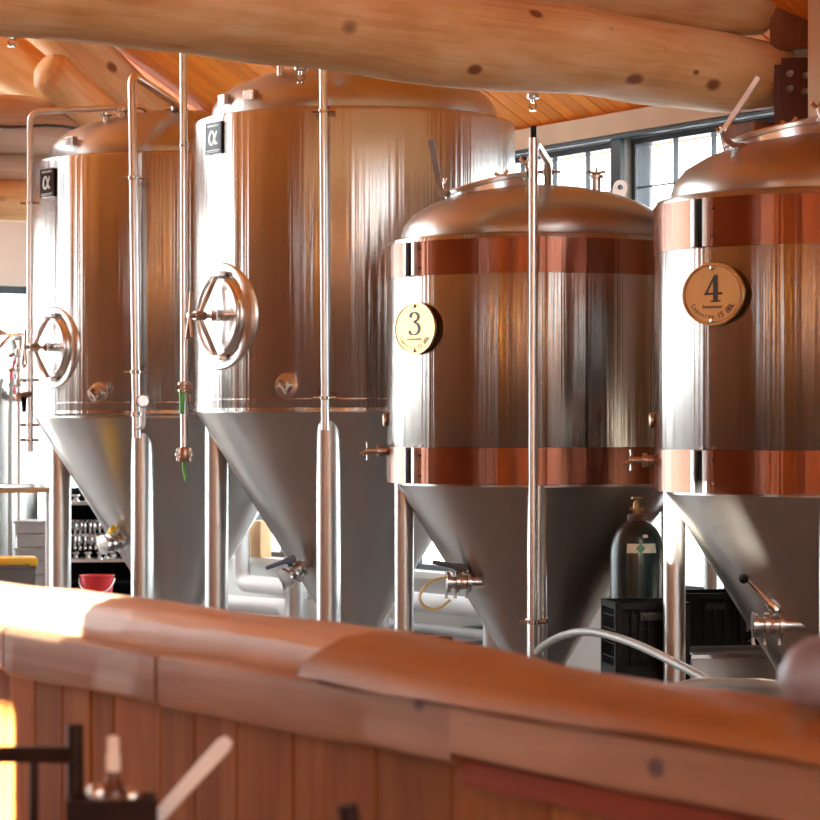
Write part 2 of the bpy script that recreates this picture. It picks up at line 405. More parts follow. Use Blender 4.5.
# tan trim board above the windows, dark head frame below it
for t_ in win_t:
    if 11.0 < t_ < T_FAR:
        bm = BM(); box(bm, (t_, -.02, (Z_SILL+Z_TOP)/2), (.10, .22, Z_TOP-Z_SILL), wallmat_o(O_WIN+.06)); fin('mullion', bm, M_FRAME, bpy.data.objects['wall_right'])
bm = BM(); box(bm, ((T_NEAR+T_FAR)/2, .02, ZC+1.785), (T_FAR-T_NEAR, .1, .12), wallmat_o(O_WIN)); tag(fin('trim_1', bm, M_TANP), 'tan painted board running above the window heads', 'trim', kind='structure')
bm = BM(); box(bm, ((T_NEAR+T_FAR)/2, .01, ZC+1.715), (T_FAR-T_NEAR, .08, .03), wallmat_o(O_WIN)); tag(fin('trim_2', bm, M_FRAME), 'dark window head strip under the tan board', 'trim', kind='structure')
bm = BM(); box(bm, ((T_NEAR+T_FAR)/2, .04, Z_SILL-.02), (T_FAR-T_NEAR, .14, .04), wallmat_o(O_WIN)); tag(fin('trim_3', bm, M_WALLW), 'pale window sill behind the tanks', 'trim', kind='structure')

# ---- far end wall with big bright windows
def end_wall(name, t, ops, mat, label, idx0):
    Mw = Matrix(((N.x, D.x, 0, 0), (N.y, D.y, 0, 0), (0, 0, 1, 0), (0, 0, 0, 1))) @ Matrix.Translation((0, t, 0))
    bm = BM(); wall_cells(bm, O_OPP-.2, O_WIN+.2, 0, EAVE+.05, .2, ops, Mw)
    if True:
        for k in range(9):
            o_ = O_OPP+1.5+1.5*k; h_ = min(o_-O_OPP, O_WIN-o_)*SL; box(bm, (o_, 0, EAVE+h_/2), (.10, .14, h_), Mw)
        box(bm, ((O_OPP+O_WIN)/2, 0, EAVE+.1), (O_WIN-O_OPP, .2, .2), Mw)
        g = thing('window_%d' % (19 if t > 5 else 18), 'unseen gable glazing added for daylight in the far end wall' if t > 5 else 'unseen gable glazing added for daylight behind the viewer', 'window', (0, 0, 0), 0, kind='structure')  # gable glazing is added out of view to let in more daylight
        gb = BM(); prism(gb, [(O_OPP, EAVE), (O_WIN, EAVE), (RIDGE_O, RIDGE_Z)], -.003, .003, Mw @ Matrix(((1, 0, 0, 0), (0, 0, 1, 0), (0, 1, 0, 0), (0, 0, 0, 1)))); fin('pane', gb, M_GLASS, g)
        sg_ = 1 if t > 5 else -1; portal(Matrix.Translation(W(RIDGE_O, t+.2*sg_, EAVE+2.2)) @ (D*sg_).to_track_quat('Z', 'Y').to_matrix().to_4x4(), 14, 4.5)
    tag(fin(name, bm, mat), label, 'wall', kind='structure')
    sgn = 1 if t > 5 else -1
    for k, (a, b, c, d) in enumerate(ops):
        e = thing('window_%d' % (idx0+k), 'large plain window, %s from the taproom side, in the %s' % (ORD[k], label), 'window', (0, 0, 0), 0, kind='structure')
        bm = BM()
        for x in (a+.03, (a+b)/2, b-.03): box(bm, (x, 0, (c+d)/2), (.06, .1, d-c), Mw)
        for z in (c+.03, d-.03): box(bm, ((a+b)/2, 0, z), (b-a-.12, .08, .06), Mw)
        fin('frame', bm, M_FRAME, e)
        bm = BM(); box(bm, ((a+b)/2, .02, (c+d)/2), (b-a-.1, .006, d-c-.1), Mw); fin('pane', bm, M_GLASS, e)
        pm = Matrix.Translation(W((a+b)/2, t+sgn*.2, (c+d)/2)) @ (D*sgn).to_track_quat('Z', 'Y').to_matrix().to_4x4()
        portal(pm, b-a, d-c)
end_wall('wall_back', T_FAR, [(-5.2, -2.6, .5, 3.7), (-2.3, .3, .5, 3.7), (.6, 3.2, .3, 3.7), (3.5, 5.9, .3, 3.7), (6.2, 8.75, .75, 3.1)], M_WALLW, 'far end wall of the brewery behind the leftmost tank', 20)
end_wall('wall_front_end', T_NEAR, [(-5.0, -4.5, 1.3, 3.4), (-3.2, -2.7, 1.3, 3.4), (2.0, 2.4, 1.3, 3.4), (4.2, 4.8, 1.2, 3.4), (6.4, 7.2, .8, 3.4)], M_ROOMW, 'wooden end wall behind the viewer, its windows slimmed for streaks', 30)  # unseen windows narrowed to give bright streaks in the steel
# ---- opposite wall; unseen openings shaped for sun patches and steel streaks
WA = (5.50, 7.05, 2.685, 3.10)
WA2 = (5.93, 7.05, 1.75, 2.52)
WB = (7.34, 8.3, 3.28, 3.60)
oops = [(-7.6, -7.1, 1.4, 3.3), (-4.2, -3.7, 1.4, 3.3), (-.8, -.3, 1.4, 3.3), WA, WA2, WB]
Mo = wallmat_o(O_OPP-.1)
bm = BM(); wall_cells(bm, T_NEAR-.2, T_FAR+.2, 0, EAVE+.12, .2, oops, Mo)
tag(fin('wall_left', bm, M_ROOMW), 'wooden taproom wall to the left of the viewer', 'wall', kind='structure')
for k, (a, b, c, d) in enumerate(oops):
    e = thing('window_%d' % (40+k), 'unseen taproom window shaped to place light, %s from the end behind the viewer' % ORD[k], 'window', (0, 0, 0), 0, kind='structure')
    bm = BM()
    for x in (a+.02, b-.02): box(bm, (x, 0, (c+d)/2), (.04, .1, d-c), Mo)
    for z in (c+.02, d-.02): box(bm, ((a+b)/2, 0, z), (b-a-.08, .08, .04), Mo)
    fin('frame', bm, M_FRAME, e)
    bm = BM(); box(bm, ((a+b)/2, 0, (c+d)/2), (b-a-.06, .006, d-c-.06), Mo); fin('pane', bm, M_GLASS, e)
    portal(Matrix.Translation(W(O_OPP-.3, (a+b)/2, (c+d)/2)) @ (-N).to_track_quat('Z', 'Y').to_matrix().to_4x4(), b-a, d-c)

# ---- ceiling: two slopes, with separate planks where they show
cl = math.hypot(1, SL)
def slope(name, o0, z0, o1, z1, mat, label, off=.03):
    bm = BM(); n = Vector((-(z1-z0), o1-o0)).normalized()
    if n.y < 0: n = -n
    for (a, b) in ((T_NEAR-.3, T_FAR+.3),):
        q = []
        for t in (a, b):
            for (o, z) in ((o0, z0), (o1, z1)):
                for h in (off, off+.1): q.append(W(o+n.x*h, t, z+n.y*h))
        v = [bm.verts.new(p) for p in q]
        for f in ((0, 1, 3, 2), (4, 6, 7, 5), (0, 4, 5, 1), (2, 3, 7, 6), (0, 2, 6, 4), (1, 5, 7, 3)): bm.faces.new([v[i] for i in f])
    return tag(fin(name, bm, mat), label, 'ceiling', kind='structure')
ceil = slope('ceiling', O_WIN+.3, EAVE-.3*SL, RIDGE_O, RIDGE_Z, M_PLANKC, 'orange plank ceiling sloping up from the window wall')
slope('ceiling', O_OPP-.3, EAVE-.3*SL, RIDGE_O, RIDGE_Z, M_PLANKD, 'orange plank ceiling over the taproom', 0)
pw = .135; Lp = 4.6
bm = BM(); box(bm, (0, 0, 0), (Lp, pw-.008, .024), None, .003)
bmesh.ops.recalc_face_normals(bm, faces=bm.faces); pme = bpy.data.meshes.new('plank'); bm.to_mesh(pme); bm.free(); pme.materials.append(M_PLANKC)
xd = (N*-1+Vector((0, 0, SL))).normalized(); yd = D; zd = xd.cross(yd)
t = 8.2; k = 0
while t < T_FAR-.05:
    c = W(O_WIN, t, EAVE)+xd*(Lp/2+.02)+zd*(.012*(1 if zd.z > 0 else -1)+.002*random.uniform(-1, 1))
    Mx = Matrix.Translation(c) @ Matrix((xd, yd, zd)).transposed().to_4x4()
    o = bpy.data.objects.new('plank', pme); COL.objects.link(o); o.parent = ceil; o.matrix_local = Mx
    t += pw; k += 1

# ---- logs
def log(name, a, b, rads, mat, label, cat='beam', wob=.012, seg=28, flat=None, parent=None, seed=1, kind='structure', sag=0, ends=(.9, .9)):
    """log along local +X from a to b; rads = [(s, r, dz)]"""
    rnd = random.Random(seed); a, b = Vector(a), Vector(b); L = (b-a).length
    x = (b-a).normalized(); y = Vector((0, 0, 1)).cross(x).normalized(); z = x.cross(y)
    ph = [rnd.uniform(0, 6.28) for _ in range(8)]
    n = max(10, int(L/.1)); bm = BM(); rings = []
    def it(s, j):
        for p, q in zip(rads, rads[1:]):
            if p[0] <= s <= q[0]:
                u = (s-p[0])/(q[0]-p[0]); u = u*u*(3-2*u); return p[j]*(1-u)+q[j]*u
        return rads[-1][j]
    for i in range(n+1):
        s = i/n; r = it(s, 1); dz = it(s, 2); ring = []
        edge = 1.0
        if i == 0: edge = ends[0]
        if i == n: edge = ends[1]
        for k in range(seg):
            th = 2*math.pi*k/seg
            w = wob*(math.sin(3*s*L+ph[0]+2*th)+.7*math.sin(5.1*s*L+ph[1]-th)+.6*math.sin(9*s*L+ph[2]+3*th)+.5*math.sin(2*th+ph[3]))
            rr = (r+w)*edge
            ring.append(bm.verts.new((s*L, rr*math.cos(th), dz+rr*math.sin(th))))
        rings.append(ring)
    for p, q in zip(rings, rings[1:]):
        for k in range(seg): bm.faces.new((p[k], p[(k+1) % seg], q[(k+1) % seg], q[k]))
    bm.faces.new(rings[0]); bm.faces.new(rings[-1])
    Mx = Matrix.Translation(a) @ Matrix((x, y, z)).transposed().to_4x4()
    o = fin(name, bm, mat, parent, Mx, True, 50)
    if label: tag(o, label, cat, kind=kind)
    return o, Mx
M_WLOG = wood('weathered_grey_log', (.40, .25, .16), (.56, .39, .28), (.68, .52, .41), 'X', .9, .6, rnd=.04)
TB = 10.92
pa, pb = W(3.2, TB, ZC+2.0), W(8.62, TB, ZC+1.81)
lx = (pb-pa).normalized(); Lb = (pb-pa).length
def beam_local(px, py, rad):
    """front surface point of the main beam under a pixel, in beam object space (approximate)"""
    # point on the plane through the axis facing the camera
    dirv = Vector(((px-410)/F, 1, (HOR-py)/F)); y = Vector((0, 0, 1)).cross(lx).normalized(); z = lx.cross(y)
    nrm = y if y.y < 0 else -y
    s = (pa+nrm*rad*.85-Vector((0, 0, ZC))).dot(nrm)/dirv.dot(nrm)
    p = Vector((0, 0, ZC))+dirv*s-pa
    return p.dot(lx), p.dot(y), p.dot(z)
kn = []
for (px, py, r) in ((347, 26, .05), (475, 70, .035), (254, 5, .05), (207, 3, .03), (255, 52, .03), (636, 82, .045), (660, 52, .04), (609, 31, .025), (715, 86, .04), (599, 93, .022), (176, 47, .02), (536, 13, .03), (310, 14, .018), (413, 92, .025), (695, 72, .02), (131, 2, .03)):
    x, y, z = beam_local(px, py, .22); kn.append((x, y, z, r))
M_BEAM = LOGC('peeled_pine_log', kn, 1.0)
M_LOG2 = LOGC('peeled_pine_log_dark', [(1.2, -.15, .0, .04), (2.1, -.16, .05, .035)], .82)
rads = [(0, .25, 0), (.22, .245, 0), (.36, .243, -.005), (.5, .235, .0), (.65, .238, -.01), (.74, .228, 0), (.82, .215, -.005), (.92, .20, -.012), (1, .165, .0)]
log('log_beam', pa, pb, rads, M_BEAM, 'thick peeled pine log beam spanning above the tanks', wob=.007, seed=4)
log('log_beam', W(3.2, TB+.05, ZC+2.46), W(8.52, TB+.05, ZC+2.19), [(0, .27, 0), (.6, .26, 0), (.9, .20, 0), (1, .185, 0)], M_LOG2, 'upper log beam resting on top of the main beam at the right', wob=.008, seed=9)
# second truss, beyond the leftmost tank
T2 = 17.0
crk, _ = log('log_beam', W(4.5, T2, ZC+2.10), W(8.8, T2, ZC+2.03), [(0, .20, 0), (.6, .19, 0), (1, .18, 0)], M_WLOG, 'cracked grey brown log behind the bent pipe at the upper left', wob=.008, seed=11)
bm = BM(); tube(bm, [(1.6+.12*i, -.193*math.cos(-.12+.1*math.sin(i*.9)), .193*math.sin(-.12+.1*math.sin(i*.9))) for i in range(18)], .010, 6); fin('crack', bm, M_INK, crk)
log('log_beam', W(4.5, T2+.15, ZC+1.80), W(8.8, T2+.15, ZC+1.78), [(0, .115, 0), (1, .11, 0)], M_WLOG, 'slim grey log at the left edge under the cracked log', wob=.006, seed=12)
log('log_beam', W(4.5, T2+.1, ZC+1.565), W(8.8, T2+.1, ZC+1.555), [(0, .14, 0), (1, .135, 0)], M_BEAM, 'lowest golden log of the stack at the left edge', wob=.006, seed=13)
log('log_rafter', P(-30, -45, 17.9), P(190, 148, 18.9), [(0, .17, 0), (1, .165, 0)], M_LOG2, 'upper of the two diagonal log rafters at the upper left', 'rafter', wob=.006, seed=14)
log('log_rafter', P(44, 64, 18.0), P(108, 126, 18.3), [(0, .135, 0), (.15, .155, 0), (1, .15, 0)], M_BEAM, 'short diagonal log strut with a rounded end at the upper left', 'rafter', wob=.006, seed=15, ends=(.7, .9))
log('log_rafter', P(-60, 20, 18.6), P(60, 92, 19.0), [(0, .2, 0), (1, .18, 0)], M_LOG2, 'dark orange log behind the short strut at the upper left corner', 'rafter', wob=.006, seed=16)
# post, steel bracket and block at the beam's wall end
bm = BM(); box(bm, (0, 0, 2.4), (.34, .32, 4.8), None, .01)
pp = P(856, 80, 12.9); tag(fin('timber_post', bm, M_TANP, None, Matrix.Translation((pp.x, pp.y, 0)) @ WM), 'tan squared timber post at the right edge', 'post', kind='structure')
br = thing('steel_bracket', 'maroon steel bracket with four bolts at the log beam end', 'bracket', (0, 0, 0))
p0 = P(795, 95, 13.52)
Mb = Matrix.Translation(p0) @ Matrix.Rotation(math.radians(-8), 4, 'Z')
bm = BM(); box(bm, (0, .02, -.12), (.135, .02, .62), Mb, .003); fin('plate', bm, M_MAROON, br)
bm = BM(); box(bm, (-.085, .06, -.12), (.04, .10, .55), Mb, .003); fin('side_plate', bm, M_MAROON, br)
bm = BM(); box(bm, (-.17, .12, -.30), (.22, .22, .035), Mb, .003); fin('seat_plate', bm, M_MAROON, br)
for (px, py) in ((790.5, 73), (806, 75), (790.5, 88), (805.5, 91)):
    q = P(px, py, 13.50); bm = BM(); lathe(bm, [(.0, -.022), (.010, -.022), (.014, -.014), (.014, .016), (.017, .016), (.017, .03)], 12, Matrix.Translation(q) @ Matrix.Rotation(math.pi/2, 4, 'X') @ Matrix.Scale(-1, 4, (0, 0, 1))); fin('bolt', bm, M_BOLT, br, None, True)
ub = P(792, 24, 13.75)
bm = BM(); box(bm, (0, 0, 0), (.22, .30, .30), None, .012); UPB = (bm, ub)
bk = P(757, 120, 13.7)
bm = BM(); box(bm, (0, 0, (bk.z-.02)/2), (.26, .24, bk.z-.02), None, .012)
M_BLOCK = wood('dark_post_wood', (.13, .04, .02), (.2, .07, .035), (.30, .12, .06), 'Z', 1, .55, rnd=.02)
tag(fin('timber_post', bm, M_BLOCK, None, Matrix.Translation((bk.x, bk.y, 0)) @ WM), 'dark timber post under the end of the log beam', 'post', kind='structure')
tag(fin('timber_block', UPB[0], M_BLOCK, None, Matrix.Translation(UPB[1]) @ Matrix.Rotation(math.radians(-8), 4, 'Z')), 'dark timber block between the upper log and the tan post', 'block', kind='structure')
# small sprinklers below the beam
def sprinkler(q, label):
    e = thing('sprinkler_head', label, 'sprinkler', q, 0, 'sprinkler heads under the log beam')
    bm = BM(); lathe(bm, [(.0, .045), (.028, .045), (.032, .03), (.03, .022), (.012, .018), (.012, .0), (0, 0)], 14); fin('socket', bm, M_FIT, e, None, True)
    bm = BM(); tube(bm, fillet([(-.01, 0, 0), (-.02, 0, -.014), (0, 0, -.034), (.02, 0, -.014), (.01, 0, 0)], .01, 3), .004, 6); fin('yoke', bm, M_FIT, e, None, True)
    bm = BM(); lathe(bm, [(.0, -.034), (.018, -.034), (.018, -.039), (0, -.039)], 12); fin('deflector', bm, M_FIT, e, None, True)
sprinkler(P(12, 38, 11.75), 'small chrome sprinkler under the beam at the far left')
sprinkler(P(301, 75, 12.45), 'small chrome sprinkler under the beam above the tall tank')
sprinkler(P(533, 103, 13.1), 'small chrome sprinkler under the beam near the black-tipped pipe')

# ================================================================== TANKS
def dirm(th, r, z, tilt=0):
    """frame on a tank: local x = out (angle th to the left of the camera direction), y = side, z = up; degrees"""
    a = math.radians(th); out = Vector((-math.sin(a), -math.cos(a), 0)); up = Vector((0, 0, 1)); side = up.cross(out)
    M = Matrix((out, side, up)).transposed().to_4x4(); M.translation = out*r+Vector((0, 0, z))
    return M @ Matrix.Rotation(math.radians(tilt), 4, 'Y')
OUTZ = Matrix.Rotation(math.pi/2, 4, 'Y')        # lathe z -> out x
def clamp_port(parent, M, r=.032, L=.05, mat=None, name='port', wing=True):
    bm = BM(); lathe(bm, [(r*.75, -.03), (r*.75, L-.012), (r*1.15, L-.01), (r*1.15, L), (r*.95, L+.004), (0, L+.004)], 20, M @ OUTZ); p = fin(name, bm, mat or M_FIT, parent, None, True)
    bm = BM(); lathe(bm, [(r*1.0, L-.022), (r*1.4, L-.018), (r*1.45, L-.002), (r*1.1, L+.002)], 20, M @ OUTZ)
    if wing:
        box(bm, (L-.01, r*1.65, 0), (.012, .03, .016), M); cyl(bm, M @ Vector((L-.01, r*1.7, -.03)), M @ Vector((L-.01, r*1.7, .03)), .006, 8)
        box(bm, (L-.01, r*1.7, -.036), (.008, .02, .02), M)
    fin('clamp', bm, mat or M_FIT, p, None, True)
    return p
def butterfly(parent, M, r=.036, L=.10, handle=M_DGREY, hdir=(-.3, 0, 1), hl=.14, mat=M_FIT):
    """valve on a stub: M's x axis points out"""
    bm = BM(); lathe(bm, [(r*.8, -.09), (r*.8, L*.4), (r*1.25, L*.42), (r*1.25, L*.5), (r*1.05, L*.52), (r*1.15, L*.9), (r*1.0, L*1.0), (r*1.3, L*1.02), (r*1.3, L*1.12), (r*.9, L*1.14), (r*.9, L*1.5), (r*1.2, L*1.52), (r*1.2, L*1.6), (r*.75, L*1.6), (r*.7, L*1.45), (0, L*1.45)], 20, M @ OUTZ)
    v = fin('valve', bm, mat, parent, None, True)
    for x in (L*.46, L*1.07, L*1.54):
        bm = BM(); lathe(bm, [(r*1.0, x-.012), (r*1.5, x-.009), (r*1.5, x+.009), (r*1.0, x+.012)], 16, M @ OUTZ)
        cyl(bm, M @ Vector((x, -r*1.3, -r*1.1)), M @ Vector((x, -r*1.3, -r*2.1)), .007, 8); box(bm, (x, -r*1.3, -r*2.2), (.012, .03, .014), M)
        fin('clamp', bm, mat, v, None, True)
    h = Vector(hdir).normalized(); c = Vector((L*.75, 0, 0)); up = Vector((0, 0, 1))
    bm = BM(); cyl(bm, M @ c, M @ (c+up*r*2.2), .014, 12); fin('stem', bm, mat, v, None, True)
    a = c+up*r*2.0
    bm = BM(); tube(bm, [M @ (a-h*.02), M @ (a+h*.02), M @ (a+h*.05+up*.006), M @ (a+h*hl+up*.014)], [.022, .024, .014, .011], 10); fin('handle', bm, handle, v, None, True)
    return v
def alpha_plate(tank, th, r, z, w, h):
    M = dirm(th, r+.004, z)
    bm = BM(); box(bm, (0, 0, 0), (.010, w, h), M, .002); p = fin('name_plate', bm, M_BLACKP, tank); p['label'] = 'black plate with a silver Greek letter alpha'
    def P2(u, v): return M @ Vector((.0062, u*w*.85, v*h*.85))
    pts = spline([(.30, .20), (.18, .0), (.02, -.2), (-.12, -.26), (-.24, -.18), (-.28, 0), (-.22, .17), (-.08, .25), (.04, .14), (.12, -.08), (.2, -.24), (.30, -.20)], 5) if False else None
    loop = [(.27, .24), (.16, .05), (.04, -.14), (-.10, -.24), (-.23, -.17), (-.27, .0), (-.20, .18), (-.06, .25), (.06, .12), (.12, -.08), (.19, -.22), (.31, -.19)]
    sp = spline([P2(u, v) for u, v in loop], 5)
    bm = BM(); n = len(sp)
    prev = None; out = M.to_3x3() @ Vector((1, 0, 0))
    for i in range(n):
        t = (sp[min(i+1, n-1)]-sp[max(0, i-1)]).normalized(); s = t.cross(out).normalized()
        ww = w*(.02+.035*abs(t.z))
        cur = (bm.verts.new(sp[i]-s*ww), bm.verts.new(sp[i]+s*ww))
        if prev: bm.faces.new((prev[0], prev[1], cur[1], cur[0]))
        prev = cur
    fin('alpha_letter', bm, M_SILVERP, p)
    bm = BM()
    box(bm, (.0056, 0, -h*.385), (.0015, w*.78, h*.025), M)
    for k in range(5): box(bm, (.0056, (-.28+.14*k)*w, h*.385), (.0015, w*.09, h*.06), M)
    for k in range(7): box(bm, (.0056, (-.33+.11*k)*w, -h*.44), (.0015, w*.07, h*.025), M)
    fin('lettering', bm, M_SILVERP, p)['kind'] = 'stuff'
def manway(tank, th, R, z, s):
    """round side manway with a bowed yoke; s = outer radius"""
    M = dirm(th, R, z); d = R-math.sqrt(R*R-s*s)     # how far the shell falls away at the rim
    bm = BM()
    # flared collar following the shell
    seg = 48; prev = None; rings = []
    for (k, q) in ((1.0, 0), (.985, .008), (.96, .010), (.86, .004), (.79, .002), (.775, -.004), (.76, -.02), (.74, -.03)):
        ring = []
        for i in range(seg):
            a = 2*math.pi*i/seg; y, zz = s*k*math.cos(a), s*k*math.sin(a)
            base = math.sqrt(max(0, R*R-y*y))-R
            blend = min(1, max(0, (1-k)/.2)); x = base*(1-blend)+(-.004)*blend+q
            ring.append(bm.verts.new(M @ Vector((x, y, zz))))
        rings.append(ring)
    for a, b in zip(rings, rings[1:]):
        for i in range(seg): bm.faces.new((a[i], a[(i+1) % seg], b[(i+1) % seg], b[i]))
    c = fin('manway_collar', bm, M_SATIN, tank, None, True, 60)
    bm = BM(); lathe(bm, [(s*.75, -.03), (s*.75, .012), (s*.71, .020), (s*.66, .008), (s*.5, .02), (s*.25, .03), (0, .034)], 48, M @ OUTZ); dr = fin('manway_door', bm, M_SATIN, tank, None, True, 60)
    bm = BM(); tube(bm, [M @ Vector((.03, s*.72*math.cos(a), s*.69*math.sin(a))) for a in [math.radians(-66+132*i/24) for i in range(25)]], s*.035, 8); fin('rim_bar', bm, M_PIPE, dr, None, True)
    # yoke: bars from the top and bottom lugs out to the centre screw
    for sg in (1, -1):
        bm = BM(); a = Vector((.035, s*.02, sg*s*.74)); b = Vector((.13, -s*.02, sg*s*.05)); Mr, L = rod_m(M @ a, M @ b)
        box(bm, (0, 0, L/2), (s*.06, s*.085, L), Mr, .003); fin('yoke_bar', bm, M_BRONZE, dr)
        bm = BM(); box(bm, (.028, s*.08, sg*s*.77), (.05, s*.30, s*.09), M, .004); fin('lug', bm, M_FIT, dr)
    bm = BM(); cyl(bm, M @ Vector((.03, -s*.02, 0)), M @ Vector((.21, -s*.02, 0)), s*.05, 12); fin('screw', bm, M_FIT, dr, None, True)
    bm = BM(); cyl(bm, M @ Vector((.10, -s*.02, 0)), M @ Vector((.165, -s*.02, 0)), s*.09, 8); fin('hub', bm, M_BRONZE, dr, None, True)
    bm = BM(); tube(bm, [M @ Vector((.07, -s*.02, 0)), M @ Vector((.06, s*.3, 0)), M @ Vector((.035, s*.74, 0))], s*.045, 8); fin('hinge_arm', bm, M_FIT, dr, None, True)
    bm = BM(); box(bm, (.065, s*.24, 0), (.05, s*.18, s*.2), M, .004); fin('hinge_block', bm, M_FIT, dr)
    for (dz, dy) in ((.42, .06), (-.42, -.08), (-.40, .10)):
        bm = BM(); cyl(bm, M @ Vector((.195, -s*.02, 0)), M @ Vector((.20, -s*(.02-dy), s*dz)), s*.035, 8); fin('handle', bm, M_BRONZE, dr, None, True)
def leg(tank, th, r, rl, ztop):
    a = math.radians(th); x, y = -math.sin(a)*r, -math.cos(a)*r
    bm = BM(); lathe(bm, [(rl, .06), (rl, ztop)], 24, Matrix.Translation((x, y, 0))); l = fin('leg', bm, M_LEG, tank, None, True)
    bm = BM(); lathe(bm, [(rl*.5, .07), (rl*.5, .03), (rl*1.4, .02), (rl*1.4, 0)], 20, Matrix.Translation((x, y, 0))); fin('foot', bm, M_FIT, l, None, True)
    return l
def base_tank(name, label, cat, X, Y, R, zb, zt, dome, inset, coneT, matB, legs, rl):
    e = thing(name, label, cat, (X, Y, 0), -math.atan2(X, Y), 'fermentation tanks')
    bm = BM(); lathe(bm, [(R-inset, zb), (R-.006, zb), (R, zb+.008), (R, zt-.03), (R-.008, zt-.008), (R-.03, zt), (dome[0][0]-.01, zt+.004)], 128, None, False); fin('body', bm, matB, e, None, True, 50)
    bm = BM(); lathe(bm, dome, 96, None, False); fin('dome', bm, M_DOME, e, None, True, 60)
    rc = R-inset; h = (rc-.04)/coneT
    bm = BM(); lathe(bm, [(rc, zb+.005), (rc, zb-.012), (.04, zb-.012-h), (.04, zb-.10-h)], 96); fin('cone', bm, M_CONE, e, None, True, 20)
    bm = BM(); za = zb-.10-h
    tube(bm, fillet([(0, 0, za+.02), (0, 0, za-.10), (-.25, -.1, za-.10)], .08), .04, 14); fin('outlet_elbow', bm, M_PIPE, e, None, True)
    for th, r in legs:
        leg(e, th, r, rl, zb-.012-(rc-r)/coneT+.10 if r < rc else zb)
    return e
def cone_r(R, inset, zb, coneT, z): return R-inset-(zb-.012-z)*coneT
def cone_frame(th, R, inset, zb, coneT, z):
    M = dirm(th, cone_r(R, inset, zb, coneT, z), z); return M
KT = .62
# ---- tall tanks 1 and 2
def tall_dome(R, zt):
    k = R/.91
    return [((.81*k), zt+.002), (.812*k, zt+.035), (.80*k, zt+.085), (.76*k, zt+.14), (.69*k, zt+.19), (.58*k, zt+.235), (.42*k, zt+.285), (.22*k, zt+.325), (0, zt+.34)]
X2, Y2, R2 = (354.5-410)/F*15.3, 15.3, 160.5/F*15.3
X1, Y1, R1 = (177-410)/F*17.05, 17.05, 144/F*17.05
ZB = ZC+.118; ZT = ZC+1.745
t2 = base_tank('fermenter_tank', 'tallest plain stainless conical tank with alpha plate, second from the left', 'tank', X2, Y2, R2, ZB, ZT, tall_dome(R2, ZT), .02, KT, M_STEEL, [(10, .80), (100, .80), (-80, .80), (190, .80)], .066)
t1 = base_tank('fermenter_tank', 'leftmost plain stainless conical tank with two bent pipes', 'tank', X1, Y1, R1, ZB-.02, ZT-.06, tall_dome(R1, ZT-.06), .02, KT, M_STEEL, [(15.7, .77), (105.7, .77), (-74.3, .77), (195.7, .77)], .069)
def tloc(T, v):   # world -> tank local
    return Matrix.Translation(T.location).inverted() @ v if False else (Matrix.Translation(T.location) @ Matrix.Rotation(T.rotation_euler.z, 4, 'Z')).inverted() @ Vector(v)
for (T, R, th, zp, s, thp, zpl) in ((t2, R2, 53.5, ZC+.632, .295, 57.5, ZC+1.61), (t1, R1, 56, ZC+.515, .252, 60, ZC+1.525)):
    manway(T, th, R, zp, s)
    alpha_plate(T, thp, R, zpl, .18, .175)
# seams of the jacket
for (T, R) in ((t2, R2), (t1, R1)):
    bm = BM(); lathe(bm, [(R-.004, ZB+.055), (R+.002, ZB+.057), (R+.002, ZB+.063), (R-.004, ZB+.065)], 96, None, False); fin('seam', bm, M_STEEL, T, None, True)
    bm = BM(); lathe(bm, [(R-.05, ZB-.005), (R+.001, ZB-.005), (R+.001, ZB+.012), (R-.004, ZB+.014)], 96, None, False); fin('bottom_rim', bm, M_STEEL, T, None, True)
# sample ports
def dish_port(T, th, R, z, s):
    M = dirm(th, R, z)
    bm = BM(); lathe(bm, [(s*1.9, -.012), (s*1.85, .006), (s*1.0, .012), (s*.98, .04), (s*1.15, .042), (s*1.15, .06), (s*.8, .062), (s*.75, .04), (0, .04)], 28, M @ OUTZ); p = fin('sample_port', bm, M_FIT, T, None, True)
    bm = BM(); tube(bm, [M @ Vector((.05, -s*.5, -s*.2)), M @ Vector((.09, 0, s*.3)), M @ Vector((.085, s*.6, -s*.6)), M @ Vector((.08, s*.9, -s*1.2))], s*.18, 8); fin('tap', bm, M_PIPE, p, None, True)
dish_port(t1, 31, R1, ZC+.232, .036); dish_port(t2, 23.6, R2, ZC+.247, .036)
# tabs and clamps on the domes
for (T, R, lst) in ((t2, R2, ((-44, .80), (-62, .80))), (t1, R1, ((-52, .80),))):
    k = R/.91
    for a, r in lst:
        M = dirm(-a, r*k, ZT+.09-(.06 if T is t1 else 0)); bm = BM(); box(bm, (.015, 0, 0), (.04, .08, .055), M, .003); fin('lifting_tab', bm, M_FIT, T)
for (T, R, lst) in ((t2, R2, ((40, .63, .25), (18, .45, .30))), (t1, R1, ((46, .60, .24), (40, .52, .27)))):
    for a, r, h in lst:
        M = dirm(a, r, ZT+h-.01-(.06 if T is t1 else 0)) @ Matrix.Rotation(-math.pi/2, 4, 'Y'); clamp_port(T, M, .026, .045)
# cone valves
butterfly(t1, cone_frame(52, R1, .02, ZB-.02, KT, ZC-.675) @ Matrix.Rotation(math.radians(8), 4, 'Y'), .04, .10, M_YELLOW, (-.2, -1.0, -.55), .16)
butterfly(t2, cone_frame(49, R2, .02, ZB, KT, ZC-.74) @ Matrix.Rotation(math.radians(25), 4, 'Y'), .036, .10, M_BLUEG, (1, -.25, .05), .16)
# steam pad outlines on the cones beside the front legs
def CU(v): return v
